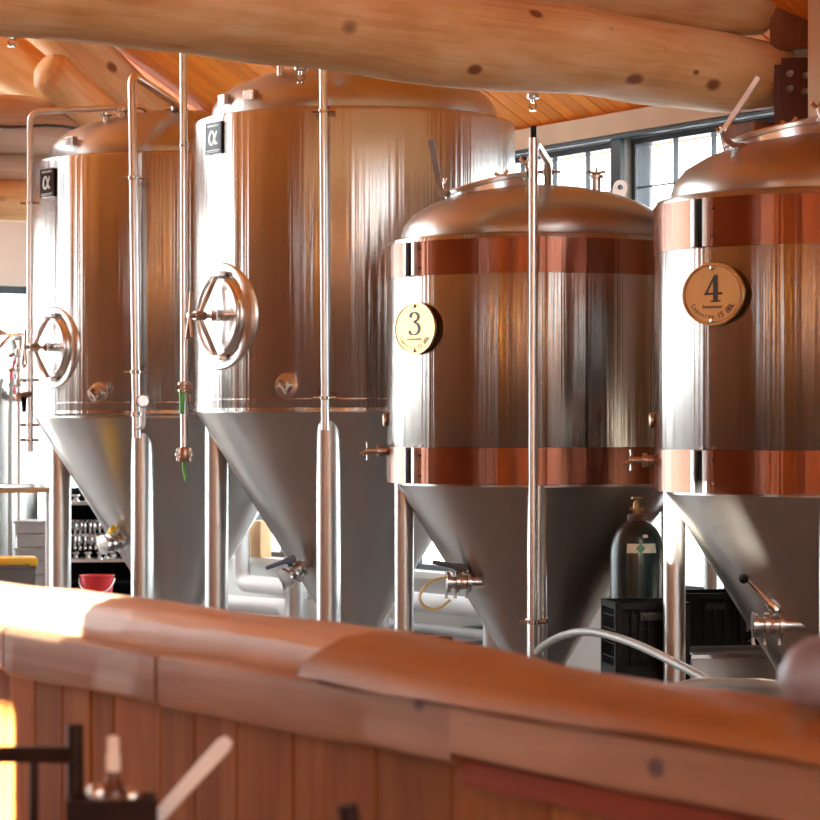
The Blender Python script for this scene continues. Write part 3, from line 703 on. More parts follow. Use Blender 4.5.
# bent pipes of tank 1 (built in world space, parented in place)
def wpipe(T, name, pts, r, mat=M_PIPE, rad=.07, seg=14, label=None):
    bm = BM(); tube(bm, fillet([tloc(T, p) for p in pts], rad, 6), r, seg); o = fin(name, bm, mat, T, None, True)
    if label: o['label'] = label
    return o
def ring_on(T, parent, q, r, h=.03, ax='Z', bolts=True, mat=M_FIT):
    c = tloc(T, q); bm = BM(); lathe(bm, [(r*.95, -h/2), (r*1.35, -h*.35), (r*1.35, h*.35), (r*.95, h/2)], 18, Matrix.Translation(c), False)
    if bolts:
        for s in (-1, 1): cyl(bm, c+Vector((s*r*1.2, 0, 0)), c+Vector((s*(r*1.2+.035), 0, 0)), .009, 8)
    return fin('clamp', bm, mat, parent, None, True)
pA = wpipe(t1, 'spray_pipe', [P(30, 452, 16.5), P(30, 112, 16.5), P(146, 106, 16.75), P(146, 132, 16.9)], .019, label='slim bent pipe on the far left of the tank')
for y in (203, 380, 425, 440): ring_on(t1, pA, P(30, y, 16.5), .019, .02)
bm = BM(); tube(bm, [tloc(t1, P(30, 394, 16.5)), tloc(t1, P(19, 396, 16.4))], .02, 10); fin('side_tap', bm, M_BRONZE, pA, None, True)
bm = BM(); tube(bm, [tloc(t1, P(24, 397, 16.4)), tloc(t1, P(24, 412, 16.4))], [.02, .012], 10); fin('tap_handle', bm, M_BLACK, pA, None, True)
pB = wpipe(t1, 'spray_pipe', [P(136.5, 438, 16.05), P(132, 74, 16.05), P(177, 104, 16.6), P(179, 118, 16.75)], .026, label='thick bent pipe crossing the front of the tank')
for y in (178, 372): ring_on(t1, pB, P(133.2 if y < 200 else 135.5, y, 16.05), .026, .025)
ring_on(t1, pB, P(177, 109, 16.66), .03, .035)
# pressure gauge and sweep at the foot of pipe B
bm = BM(); tube(bm, fillet([tloc(t1, P(137, 428, 16.0)), tloc(t1, P(143, 428, 15.95)), tloc(t1, P(143.5, 412, 15.95)), tloc(t1, P(143.5, 408, 15.95))], .04), .013, 10); sw = fin('gauge_sweep', bm, M_WHITE, pB, None, True)
gq = tloc(t1, P(143, 401, 15.93)); bm = BM(); lathe(bm, [(0, -.02), (.036, -.02), (.04, -.012), (.04, .016), (.034, .02), (.032, .014), (0, .014)], 24, Matrix.Translation(gq) @ Matrix.Rotation(math.pi/2, 4, 'X')); fin('pressure_gauge', bm, M_POL, pB, None, True)
ring_on(t1, pB, P(136.3, 414, 16.05), .026, .03)
# tank 2 front pipe
pD = wpipe(t2, 'riser_pipe', [P(325, 430, 14.36), P(323, 40, 14.36), P(323, -60, 14.36), P(330, -62, 15.0)], .022, label='straight pipe up the front of the tall tank')
for y in (111, 398): ring_on(t2, pD, P(323.3 if y < 200 else 324.8, y, 14.36), .022, .02)

# ---- squat tanks 3 and 4 with copper bands
def squat(name, label, X, Y, zt_band, numeral, small, disc_th, disc_z, clasp_th):
    R = .75; zb = ZC-.25; zt = ZC+zt_band+.03; k = zt
    dome = [(.675, zt+.002), (.68, zt+.03), (.665, zt+.075), (.62, zt+.13), (.535, zt+.18), (.42, zt+.225), (.25, zt+.262), (.1, zt+.278), (0, zt+.28)]
    T = base_tank(name, label, 'tank', X, Y, R, zb, zt, dome, .05, KT, M_STEEL2, [(0, .665), (90, .665), (-90, .665), (180, .665)], .048)
    for (a, b) in ((ZC+.755, ZC+zt_band), (ZC-.25, ZC-.075)):
        bm = BM(); lathe(bm, [(R-.001, a), (R+.005, a), (R+.005, b), (R-.001, b)], 128, None, False); bd = fin('copper_band', bm, M_COPPER, T, None, True, 40)
        for dth in (-2.6, 2.6):
            M = dirm(clasp_th+dth, R+.005, (a+b)/2); bm = BM(); box(bm, (.012, 0, 0), (.026, .022, (b-a)), M, .003); fin('clasp_bar', bm, M_LEG, bd)
        M = dirm(clasp_th, R+.004, (a+b)/2); bm = BM(); box(bm, (.003, 0, 0), (.006, .045, (b-a)*.98), M); fin('clasp_gap', bm, M_RUBBER, bd)
        for dth in (-4.6, 4.6):
            for q in (.22, .78):
                M = dirm(clasp_th+dth, R+.005, a+(b-a)*q); bm = BM(); lathe(bm, [(.006, 0), (.006, .004), (0, .005)], 8, M @ OUTZ); fin('rivet', bm, M_INK, bd)
    # number plate
    M = dirm(disc_th, R+.016, disc_z) @ Matrix.Diagonal((1, 1.28, 1, 1)); rd = .128
    bm = BM(); lathe(bm, [(rd*.5, -.03), (rd*.5, -.004), (rd, -.004), (rd, .006), (0, .006)], 48, M @ OUTZ); pl = fin('number_plate', bm, M_GOLD, T, None, True, 30); pl['label'] = 'round gold plate with number %s' % numeral
    bm = BM(); lathe(bm, [(rd*.93, .006), (rd*.935, .009), (rd*.985, .009), (rd, .004), (rd, -.004)], 48, M @ OUTZ, False); fin('plate_rim', bm, M_GOLDR, pl, None, True, 40)
    bm = BM(); lathe(bm, [(rd*.895, .0062), (rd*.895, .0068), (rd*.91, .0068), (rd*.91, .0062)], 48, M @ OUTZ, False); fin('ring_line', bm, M_INK, pl)
    # M: x out, y side(+ = ? screen), z up -> text frame: x right, y up, z out
    out = M.to_3x3() @ Vector((1, 0, 0)); up = Vector((0, 0, 1)); right = up.cross(out)*1.28
    TF = Matrix((right, up, out)).transposed().to_4x4(); TF.translation = M.translation+out*.0066
    bm = BM()
    if numeral == '4':
        s = rd
        prism(bm, [(.02*s, -.22*s), (.17*s, -.22*s), (.17*s, .62*s), (.02*s, .52*s)], 0, .0012, TF)
        prism(bm, [(-.26*s, .0), (-.19*s, .0), (.12*s, .62*s), (.06*s, .62*s)], 0, .0012, TF)
        prism(bm, [(-.26*s, -.02*s), (.32*s, -.02*s), (.32*s, .05*s), (-.26*s, .05*s)], 0, .0012, TF)
        prism(bm, [(-.06*s, -.25*s), (.26*s, -.25*s), (.26*s, -.20*s), (-.06*s, -.20*s)], 0, .0012, TF)
    else:
        loop = spline([(-.20, .42), (-.12, .56), (.04, .60), (.18, .50), (.17, .34), (.02, .24), (.16, .16), (.24, 0), (.17, -.17), (.0, -.24), (-.16, -.2), (-.24, -.08)] and [Vector((a, b, 0)) for a, b in ((-.20, .42), (-.12, .56), (.04, .60), (.18, .50), (.17, .34), (.02, .24), (.16, .16), (.24, 0), (.17, -.17), (.0, -.24), (-.16, -.2), (-.24, -.08))], 5)
        prev = None; n = len(loop)
        for i in range(n):
            tv = (loop[min(n-1, i+1)]-loop[max(0, i-1)]).normalized(); sd = Vector((tv.y, -tv.x, 0)); w = .02+.055*abs(tv.y)
            cur = [bm.verts.new(TF @ ((loop[i]+sd*w*q)*rd+Vector((0, 0, .001)))) for q in (-1, 1)]
            if prev: bm.faces.new((prev[0], prev[1], cur[1], cur[0]))
            prev = cur
    fin('numeral', bm, M_INK, pl)
    me = text_mesh(small, rd*.15); link('lettering', me, M_INK, pl, TF @ Matrix.Translation((0, -.40*rd, .0002)))['kind'] = 'stuff'
    s = 'Capacity 15 BBL'; n = len(s)
    for i, ch in enumerate(s):
        if ch == ' ': continue
        a = math.radians(-90+(i-(n-1)/2)*8.6)
        me = text_mesh(ch, rd*(.25 if i > 8 else .18))
        lo_ = link('lettering', me, M_INK, pl, TF @ Matrix.Translation((math.cos(a)*.72*rd, math.sin(a)*.72*rd, .0002)) @ Matrix.Rotation(a+math.pi/2, 4, 'Z'))
        if ch == 'i': lo_['kind'] = 'stuff'
    for a in (90, -90):
        M3 = TF @ Matrix.Translation((math.cos(math.radians(a))*rd*.84, math.sin(math.radians(a))*rd*.84, 0)); bm = BM(); lathe(bm, [(.009, 0), (.009, .004), (.004, .007), (0, .007)], 12, M3); fin('screw_head', bm, M_POL, pl, None, True)
    # top manway (leaning with the dome)
    MT = Matrix.Translation((-.215, -.02, zt+.238)) @ Matrix.Rotation(math.radians(-13), 4, 'Y')
    bm = BM(); lathe(bm, [(.222, -.06), (.222, .036), (.24, .04), (.242, .055), (.236, .062), (.20, .064), (.1, .075), (0, .077)], 48, MT); mw = fin('top_manway', bm, M_SATIN, T, None, True, 40)
    for a in (75, 200, 320):
        MM = MT @ Matrix.Rotation(math.radians(a), 4, 'Z') @ Matrix.Translation((.245, 0, .05))
        bm = BM(); cyl(bm, MM @ Vector((0, 0, -.03)), MM @ Vector((0, 0, .06)), .008, 8); tube(bm, [MM @ Vector((0, -.035, .075)), MM @ Vector((0, -.012, .055)), MM @ Vector((0, .012, .055)), MM @ Vector((0, .035, .075))], [.010, .008, .008, .010], 8); fin('wing_nut', bm, M_POL, mw, None, True)
    # lifting lug and capped port on the right of the dome
    ML = Matrix.Translation((.40, -.06, zt+.21)) @ Matrix.Rotation(math.radians(14), 4, 'Y')
    bm = BM(); poly = [(-.035, -.02), (.035, -.02), (.035, .06)]+[(.035*math.cos(a), .06+.035*math.sin(a)) for a in [math.pi*i/8 for i in range(1, 8)]]+[(-.035, .06)]
    RX = Matrix.Rotation(math.pi/2, 4, 'X'); hole = [(.014*math.cos(a), .058+.014*math.sin(a)) for a in [2*math.pi*i/12 for i in range(12)]]
    # lug as a bridged outline with a hole
    nn = 24; oa = []
    for i in range(nn):
        a = 2*math.pi*i/nn; c, s_ = math.cos(a), math.sin(a)
        oa.append((.036*c, .058+(.036*s_ if s_ > 0 else max(.09*s_, -.08))))
    for zz in (0, .014): pass
    vs = [[bm.verts.new(ML @ RX @ Vector((x, y, zz))) for (x, y) in oa]+[bm.verts.new(ML @ RX @ Vector((.014*math.cos(2*math.pi*i/nn), .058+.014*math.sin(2*math.pi*i/nn), zz))) for i in range(nn)] for zz in (0, .014)]
    for i in range(nn):
        j = (i+1) % nn
        bm.faces.new((vs[0][i], vs[0][j], vs[0][nn+j], vs[0][nn+i])); bm.faces.new((vs[1][i], vs[1][nn+i], vs[1][nn+j], vs[1][j]))
        bm.faces.new((vs[0][i], vs[1][i], vs[1][j], vs[0][j])); bm.faces.new((vs[0][nn+i], vs[0][nn+j], vs[1][nn+j], vs[1][nn+i]))
    fin('lifting_lug', bm, M_LEG, T)
    MP = Matrix.Translation((.295, -.05, zt+.235)) @ Matrix.Rotation(-math.pi/2, 4, 'Y')
    bm = BM(); lathe(bm, [(.022, -.03), (.022, .075), (.036, .078), (.036, .09), (.03, .095), (0, .095)], 18, MP @ OUTZ); pt = fin('vent_port', bm, M_LEG, T, None, True)
    bm = BM(); q = MP @ Vector((.1, 0, 0)); tube(bm, [q+Vector((-.045, 0, .012)), q, q+Vector((.045, 0, .012))], [.009, .007, .009], 8); fin('wing_nut', bm, M_FIT, pt, None, True)
    bm = BM(); cyl(bm, q-Vector((0, 0, .01)), q+Vector((0, 0, .03)), .007, 8); fin('bolt', bm, M_FIT, pt, None, True)
    return T, R, zb, zt, MT, mw
X3, Y3 = 127/F*13.5, 13.5; X4, Y4 = 421/F*11.5, 11.5
t3, R3, zb3, zt3, MT3, mw3 = squat('fermenter_tank', 'copper banded conical tank with gold plate number three', X3, Y3, .92, '3', 'Fermenting', 50, ZC+.50, 53)
t4, R4, zb4, zt4, MT4, mw4 = squat('fermenter_tank', 'copper banded conical tank with gold plate number four at the right edge', X4, Y4, .955, '4', 'Fermenter', 38, ZC+.56, 43.5)
# manway levers
def lever(T, mw, pts, w, th):
    pts = [tloc(T, p) for p in spline(pts, 5)]; bm = BM(); n = len(pts); prev = None; first = None
    for i in range(n):
        t = (pts[min(n-1, i+1)]-pts[max(0, i-1)]).normalized(); v = Vector((0, 1, 0)); s = t.cross(v).normalized(); v = s.cross(t)
        cur = [bm.verts.new(pts[i]+s*a*th/2+v*b*w/2) for a, b in ((-1, -1), (1, -1), (1, 1), (-1, 1))]
        if prev:
            for k in range(4): bm.faces.new((prev[k], prev[(k+1) % 4], cur[(k+1) % 4], cur[k]))
        else: bm.faces.new(cur)
        prev = cur
    bm.faces.new(prev); fin('clamp_lever', bm, M_PIPE, mw, None, True, 40)
lever(t3, mw3, [P(447, 194, 13.35), P(441, 190, 13.3), P(437, 172, 13.25), P(431, 139, 13.2)], .04, .03)
lever(t4, mw4, [P(742, 146, 11.3), P(731, 143, 11.25), P(724, 133, 11.2), P(731, 119, 11.2), P(745, 98, 11.2), P(758, 78, 11.2)], .05, .02)
# pole in front of tank 3
YE = 12.70
pE = wpipe(t3, 'spray_pipe', [P(533, 655, YE), P(533.5, 138, YE)], .0225, label='tall pipe with a black tip in front of the tank')
bm = BM(); cyl(bm, tloc(t3, P(533.5, 138.5, YE)), tloc(t3, P(533.5, 126, YE)), .014, 12); fin('black_tip', bm, M_RUBBER, pE, None, True)
bm = BM(); tube(bm, fillet([tloc(t3, P(534, 150, YE)), tloc(t3, P(536, 143, YE+.03)), tloc(t3, P(548, 162, 13.25)), tloc(t3, P(548, 186, 13.35))], .06), .02, 12); fin('return_bend', bm, M_PIPE, pE, None, True)
ring_on(t3, pE, P(548, 172, 13.32), .024, .03)
ring_on(t3, pE, P(533, 622, YE), .0225, .022); 
c = tloc(t3, P(543, 622, YE+.03)); bm = BM(); lathe(bm, [(.046, -.012), (.058, -.01), (.058, .01), (.046, .012)], 20, Matrix.Translation(Vector((0, -.665, c.z))), False); fin('leg_clamp', bm, M_FIT, t3, None, True)
# cone valves and side taps
butterfly(t3, cone_frame(46, R3, .05, zb3, KT, ZC-.735) @ Matrix.Rotation(math.radians(-32), 4, 'Z'), .034, .095, M_DGREY, (1, -.1, .12), .15, M_FIT)
butterfly(t4, cone_frame(26, R4, .05, zb4, KT, ZC-.80) @ Matrix.Rotation(math.radians(-54), 4, 'Z'), .036, .10, M_FIT, (.75, -.2, .75), .16)
for (T, R, zb, z1, z2) in ((t3, R3, zb3, ZC+.06, ZC-.095), (t4, R4, zb4, ZC+.05, ZC-.12)):
    M = dirm(84, R, z1); clamp_port(T, M, .024, .02, M_BRONZE, 'side_port', False)
    M = dirm(84, R, z2)
    bm = BM(); lathe(bm, [(.02, -.02), (.02, .03), (.03, .032), (.03, .05), (.014, .052), (.012, .09), (.018, .092), (.018, .105), (0, .107)], 14, M @ OUTZ); st = fin('sample_tap', bm, M_BRONZE, T, None, True)
    bm = BM()
    for (y, z, x) in ((0, .045, .10), (.0, -.045, .10), (.03, -.02, .12)): cyl(bm, M @ Vector((.095, 0, 0)), M @ Vector((x, y, z)), .006, 8)
    cyl(bm, M @ Vector((.10, 0, 0)), M @ Vector((.135, 0, -.015)), .006, 8)
    fin('tap_handle', bm, M_FIT, st, None, True)
bm = BM(); kq = cone_frame(26, R4, .05, zb4, KT, ZC-.80) @ Matrix.Rotation(math.radians(-54), 4, 'Z') @ Vector((.195, -.03, .19)); lathe(bm, [(0, -.022), (.016, -.016), (.022, 0), (.016, .016), (0, .022)], 14, Matrix.Translation(kq)); fin('lever_knob', bm, M_BLACK, t4, None, True)
# black grommet line where pole meets leg pad of tank 3
# yellow hose loop on tank 3's valve
bm = BM(); tube(bm, spline([P(447, 577, 12.75), P(430, 582, 12.72), P(420, 595, 12.72), P(424, 606, 12.72), P(437, 609, 12.72), P(450, 600, 12.74)], 8), .007, 8)
tag(fin('sampling_hose', bm, M_YHOSE, None, None, True), 'pale yellow hose looped below the grey valve handle', 'hose')

# ---- hanging pipe C between tanks 1 and 2
YCp = 14.8
hp = thing('drop_pipe', 'pipe hanging from the ceiling between the two tall tanks with green valve handle', 'pipe', P(184.5, 470, YCp))
def hl(px, py, dy=0): return P(px, py, YCp+dy)-P(184.5, 470, YCp)
cz = EAVE+(O_WIN-OT(P(184, 100, YCp))[0])*SL-P(184.5, 470, YCp).z
bm = BM(); tube(bm, [hl(184.5, 448), hl(184, 388)], .021, 14); fin('lower_tube', bm, M_PIPE, hp, None, True)
top = hl(183.5, 58); bm = BM(); tube(bm, [hl(184, 388), top, Vector((top.x, top.y, cz-.06))], .020, 14); fin('upper_tube', bm, M_PIPE, hp, None, True)
bm = BM(); lathe(bm, [(.02, -.03), (.034, -.025), (.034, -.012), (.024, -.008), (.024, .008), (.034, .012), (.034, .025), (.02, .03)], 18, Matrix.Translation(hl(184, 387)), False); cyl(bm, hl(176, 387), hl(192, 387), .014, 10); v = fin('valve_body', bm, M_BRONZE, hp, None, True)
bm = BM(); tube(bm, [hl(182, 392, -.04), hl(182, 398, -.045), hl(182, 414, -.04)], [.018, .016, .014], 10); fin('handle', bm, M_GREEN, v, None, True)
bm = BM(); cyl(bm, hl(189, 394), hl(189, 402), .012, 8); fin('stem', bm, M_BRONZE, v, None, True)
bm = BM(); lathe(bm, [(.0, -.045), (.026, -.04), (.032, -.025), (.034, .025), (.026, .04), (.0, .045)], 18, Matrix.Translation(hl(184.5, 454.5))); cr = fin('cross_fitting', bm, M_BRONZE, hp, None, True)
for (dx, dz) in ((-1, .7), (-1, -.7), (1, .7), (1, -.7), (-1.2, 0), (1.2, 0)):
    q = hl(184.5, 454.5); bm = BM(); lathe(bm, [(0, -.011), (.012, -.009), (.012, .009), (0, .011)], 10, Matrix.Translation(q+Vector((dx*.032, -.012, dz*.036)))); fin('wing_nut', bm, M_POL, cr, None, True)
bm = BM(); tube(bm, [hl(184.3, 462), hl(184, 468), hl(186, 481)], [.012, .01, .009], 10); fin('hose_tail', bm, M_GREEN, hp, None, True)
ring = BM(); lathe(ring, [(.019, -.008), (.025, -.006), (.025, .006), (.019, .008)], 14, Matrix.Translation(hl(184, 145)), False); fin('clamp', ring, M_FIT, hp, None, True)
# ================================================================== RAIL WALL IN THE FOREGROUND
M_RAIL = wood('worn_rail_log', (.44, .24, .13), (.62, .39, .25), (.74, .52, .38), 'X', .9, .42, rnd=.05, coat=.15, patch=.55)
M_RAILO = wood('amber_rail_log', (.22, .07, .012), (.34, .135, .024), (.44, .20, .05), 'X', .9, .38, rnd=.03, coat=.2, patch=.55)
M_FASC = wood('pinkish_fascia_plank', (.26, .125, .065), (.39, .215, .125), (.50, .31, .20), 'X', .9, .5, rnd=.08, patch=.55)
M_BOARD = wood('red_cedar_board', (.20, .06, .011), (.33, .125, .027), (.44, .20, .055), 'Z', 1.0, .65, rnd=.2, patch=.5, spec=.12)
M_GAPSHADE = wood('deep_red_gap_shade', (.20, .032, .005), (.30, .055, .009), (.38, .085, .016), 'X', 1, .6, rnd=.03, spec=.15)  # colour of the shaded gap under the right fascia plank
def t_at(px, o):
    Y = o*F/(.862*(px+1175)); v = Vector(((px-410)/F*Y, Y, 0)); return OT(v)[1]
rail = thing('wall_front', 'low boarded wall with a log rail in the foreground', 'wall', (0, 0, 0), 0, kind='structure')
RZ = lambda h: ZC-h
def strip(name, prof, t0, t1, mat, n=40, jit=.004, seed=1, parent=rail, bev=True, lift=None):
    """bar along D with (o,z) profile; local x = along D"""
    rnd = random.Random(seed); ph = [rnd.uniform(0, 6) for _ in range(4)]
    bm = BM(); rings = []; L = t1-t0; n = max(2, int(abs(L)/.08))
    for i in range(n+1):
        x = L*i/n; ring = []
        for k, (o, z) in enumerate(prof):
            j = jit*(math.sin(4*x+ph[0]+k)+.6*math.sin(9*x+ph[1]+2*k)+.4*math.sin(17*x+ph[2]-k))
            ring.append(bm.verts.new((x, -(o-prof[0][0]), z-prof[0][1]+j+(lift(x/L)*max(0, min(1, (z-RZ(.53))/.05)) if lift else 0))))
        rings.append(ring)
    m = len(prof)
    for a, b in zip(rings, rings[1:]):
        for k in range(m): bm.faces.new((a[k], a[(k+1) % m], b[(k+1) % m], b[k]))
    bm.faces.new(rings[0]); bm.faces.new(rings[-1][::-1])
    M = Matrix.Translation(W(prof[0][0], t0, prof[0][1])) @ WM
    return fin(name, bm, mat, parent, M, True, 40)
tL = 9.2; tR = 2.6
tj = t_at(318, 2.8)
# left log of the rail: narrow top, tall face
profL = [(3.05, RZ(.446)), (2.99, RZ(.438)), (2.93, RZ(.440)), (2.875, RZ(.452)), (2.845, RZ(.475)), (2.838, RZ(.52)), (2.85, RZ(.548)), (3.04, RZ(.56))]
profR = [(3.06, RZ(.478)), (3.02, RZ(.468)), (2.95, RZ(.466)), (2.87, RZ(.476)), (2.80, RZ(.495)), (2.765, RZ(.512)), (2.75, RZ(.532)), (3.04, RZ(.56))]
strip('rail_log', profL, tj+.006, tL, M_RAIL, seed=3, jit=.003)
strip('rail_log', profR, tR, tj-.002, M_RAILO, seed=5, jit=.003, lift=lambda u: -.006+.034*max(0, (u-0.650)/0.350)**1.2)
# fascia planks with joints
cuts = [t_at(7, 2.79), t_at(160, 2.79), t_at(457, 2.79), tR]
knf = []
for i, (a, b) in enumerate(zip(cuts, cuts[1:])):
    h1 = .662 if i < 2 else .648
    prof = [(2.93, RZ(.536)), (2.80 if i < 2 else 2.79, RZ(.536)), (2.785 if i < 2 else 2.772, RZ(.545)), (2.785 if i < 2 else 2.772, RZ(h1-.012)), (2.795, RZ(h1)), (2.93, RZ(h1))]
    kl = {1: (418, 703, .022), 2: (661, 768, .022)}.get(i)
    mat = M_FASC
    if kl:
        tt = t_at(kl[0], 2.775); Yk = 2.775*F/(.862*(kl[0]+1175)); zk = ZC+(HOR-kl[1])/F*Yk
        mat = wood('pinkish_fascia_plank_knot', (.26, .125, .065), (.39, .215, .125), (.50, .31, .20), 'X', .9, .5, knots=[(tt-(b+.004), 2.93-2.775, zk-RZ(.536), kl[2])], rnd=.08, patch=.55)
    strip('fascia_plank', prof, b+.009, a-.009, mat, seed=10+i, jit=.002)
strip('fascia_plank', [(2.93, RZ(.536)), (2.80, RZ(.536)), (2.785, RZ(.545)), (2.785, RZ(.64)), (2.795, RZ(.652)), (2.93, RZ(.652))], cuts[0]+.004, tL, M_FASC, seed=21, jit=.002)
strip('gap_shade_strip', [(2.93, RZ(.64)), (2.80, RZ(.652)), (2.80, RZ(.70)), (2.93, RZ(.70))], tR, cuts[2]-.01, M_GAPSHADE, seed=31, jit=.001)  # dark red strip standing in for the shadow gap below the plank
# core and boards
bm = BM(); box(bm, (2.89, (tL+tR)/2, (RZ(.60)+TAP)/2), (.06, tL-tR, RZ(.60)-TAP), MF); fin('core', bm, M_BOARD, rail)
bl = [-150, -120, -92, -66, -40, -12, 15, 41, 68, 96, 118, 147, 167, 201, 243, 299, 382, 458, 557, 640, 740, 850]
for a, b in zip(bl, bl[1:]):
    ta, tb = t_at(a, 2.84), t_at(b, 2.84); w = ta-tb
    bm = BM(); box(bm, (0, 0, 0), (w-.006, .024, RZ(.645)-TAP-.01), None, .004)
    jo = random.uniform(-.004, .004)
    fin('board', bm, M_BOARD, rail, Matrix.Translation(W(2.843+jo, (ta+tb)/2, (RZ(.645)+TAP)/2)) @ WM)

# frosted jar on the rail at the right edge
jq = W(2.95, t_at(833, 2.95), RZ(.468)+.002)
jar = thing('frosted_jar', 'frosted lilac rounded jar standing on the rail at the right edge', 'jar', jq)
bm = BM(); lathe(bm, [(.05, 0), (.072, .008), (.09, .035), (.088, .06), (.07, .095), (.04, .115), (0, .122)], 40); fin('body', bm, M_FROST, jar, None, True, 80)
bm = BM(); lathe(bm, [(.048, -.001), (.072, .006), (.074, .012), (.068, .014), (.048, .006)], 40, None, False); fin('base_ring', bm, M_FROST, jar, None, True, 80)

# ================================================================== UNDER AND BEHIND THE TANKS
# gas cylinder
gq = P(637, 600, 12.2); g = thing('gas_cylinder', 'dark teal gas cylinder standing behind the black crates', 'gas cylinder', (gq.x, gq.y, 0), -math.atan2(gq.x, gq.y))
zs_ = ZC+(HOR-552)/F*12.2
bm = BM(); lathe(bm, [(.10, 0), (.118, .012), (.122, .04), (.122, zs_-.03), (.119, zs_+.02), (.108, zs_+.07), (.09, zs_+.105), (.065, zs_+.13), (.045, zs_+.14), (.04, zs_+.15)], 48); fin('body', bm, M_GAS, g, None, True, 60)
bm = BM(); lathe(bm, [(.042, zs_+.135), (.044, zs_+.14), (.044, zs_+.165), (.036, zs_+.172), (0, zs_+.172)], 24); fin('neck_ring', bm, M_RUST, g, None, True)
bm = BM(); z0 = zs_+.165
lathe(bm, [(.014, z0), (.018, z0+.02), (.02, z0+.035), (.016, z0+.05), (.016, z0+.062), (.008, z0+.064), (.008, z0+.075), (0, z0+.075)], 14)
cyl(bm, (-.032, 0, z0+.026), (.034, 0, z0+.026), .011, 10); cyl(bm, (0, -.03, z0+.04), (0, .02, z0+.04), .01, 10)
vv = fin('valve', bm, M_BRASS, g, None, True)
bm = BM(); lathe(bm, [(.01, z0+.07), (.026, z0+.072), (.028, z0+.078), (.026, z0+.084), (0, z0+.085)], 12); fin('hand_wheel', bm, M_BRASS, vv, None, True)
def patch(th0, th1, za, zb, r, rt, mat, name, parent, poly=None):
    bm = BM(); n = 10; lo = []; hi = []
    for i in range(n+1):
        a = math.radians(th0+(th1-th0)*i/n); u = i/n
        k0, k1 = (0, 1) if not poly else poly(u)
        for (lst, k) in ((lo, k0), (hi, k1)):
            z = za+(zb-za)*k; rr = r+(rt-r)*k; lst.append(bm.verts.new((math.sin(a)*rr, -math.cos(a)*rr, z)))
    for i in range(n): bm.faces.new((lo[i], lo[i+1], hi[i+1], hi[i]))
    return fin(name, bm, mat, parent, None, True)
st = patch(-22, 44, zs_+.0, zs_+.042, .1235, .1175, M_STICK, 'label_sticker', g)
patch(-2, 18, zs_-.002, zs_+.044, .1245, .1185, M_DIAM, 'diamond_mark', st, lambda u: (.5-.5*(1-abs(2*u-1)), .5+.5*(1-abs(2*u-1))))
patch(14, 26, zs_+.068, zs_+.082, .1125, .107, M_STICK, 'small_sticker', g)

# crates
def crate_mesh(w, d, h, cols, rows, xb):
    bm = BM(); t = .012
    for (x, y) in ((-1, -1), (1, -1), (1, 1), (-1, 1)): box(bm, (x*(w/2-.015), y*(d/2-.015), h/2), (.03, .03, h))
    for z in (.012, h-.014):
        for y in (-1, 1): box(bm, (0, y*(d/2-.008), z), (w, .016, .028 if z > .1 else .024))
        for x in (-1, 1): box(bm, (x*(w/2-.008), 0, z), (.016, d, .028 if z > .1 else .024))
    for sd in (-1, 1):
        for i in range(1, cols):
            u = -w/2+w*i/cols; box(bm, (u, sd*(d/2-.008), h/2), (.006, .008, h)); u = -d/2+d*i/cols; box(bm, (sd*(w/2-.008), u, h/2), (.008, .006, h))
        for j in range(1, rows):
            z = h*j/rows; box(bm, (0, sd*(d/2-.008), z), (w, .008, .006)); box(bm, (sd*(w/2-.008), 0, z), (.008, d, .006))
        if xb:
            for k in (-1, 1):
                M, L = rod_m((-w/2*k, sd*(d/2-.006), .02), (w/2*k, sd*(d/2-.006), h-.02)); box(bm, (0, 0, L/2), (.02, .02, L), M)
        else:
            box(bm, (0, sd*(d/2-.022), h/2), (w-.03, .004, h-.02)); box(bm, (sd*(w/2-.022), 0, h/2), (.004, d-.03, h-.02))
    box(bm, (0, 0, .01), (w-.02, d-.02, .012))
    bmesh.ops.recalc_face_normals(bm, faces=bm.faces); me = bpy.data.meshes.new('crate_body'); bm.to_mesh(me); bm.free(); me.materials.append(M_BLACK); return me
def crate_stack(q, rz, n, size, cols, rows, xb, labels, handle=True):
    me = crate_mesh(*size, cols, rows, xb)
    bm = BM()
    box(bm, (0, -size[1]/2-.004, size[2]*.80), (size[0]*.34, .006, .035), None, .002)
    box(bm, (0, -size[1]/2-.004, size[2]*.80), (size[0]*.27, .010, .022), None, .002)
    bmesh.ops.recalc_face_normals(bm, faces=bm.faces); hm = bpy.data.meshes.new('grip'); bm.to_mesh(hm); bm.free(); hm.materials.append(M_RUBBER)
    for k in range(n):
        e = thing('plastic_crate', labels[k], 'crate', (q[0], q[1], q[2]+k*(size[2]+.001)), rz, 'stacked black crates')
        link('crate_body', me, None, e); link('grip', hm, None, e)
qa = P(645, 640, 11.85)
crate_stack((qa.x, qa.y, 0), math.radians(7), 4, (.33, .33, .302), 9, 5, False, ['black crate %s in the stack in front of the gas cylinder' % s for s in ('at the bottom', 'second from the floor', 'third from the floor', 'on top')])
qb = P(706, 620, 13.0)
crate_stack((qb.x, qb.y, 0), math.radians(10), 4, (.30, .33, .295), 6, 5, False, ['black crate %s in the stack behind the steel leg' % s for s in ('at the bottom', 'second from the floor', 'third from the floor', 'on top')])
qc = P(768, 620, 13.4)
crate_stack((qc.x, qc.y, 0), math.radians(-8), 4, (.30, .30, .29), 3, 4, True, ['black cross-braced crate %s of the stack beside the pointed tank' % s for s in ('at the bottom', 'second from the floor', 'third from the floor', 'on top')])
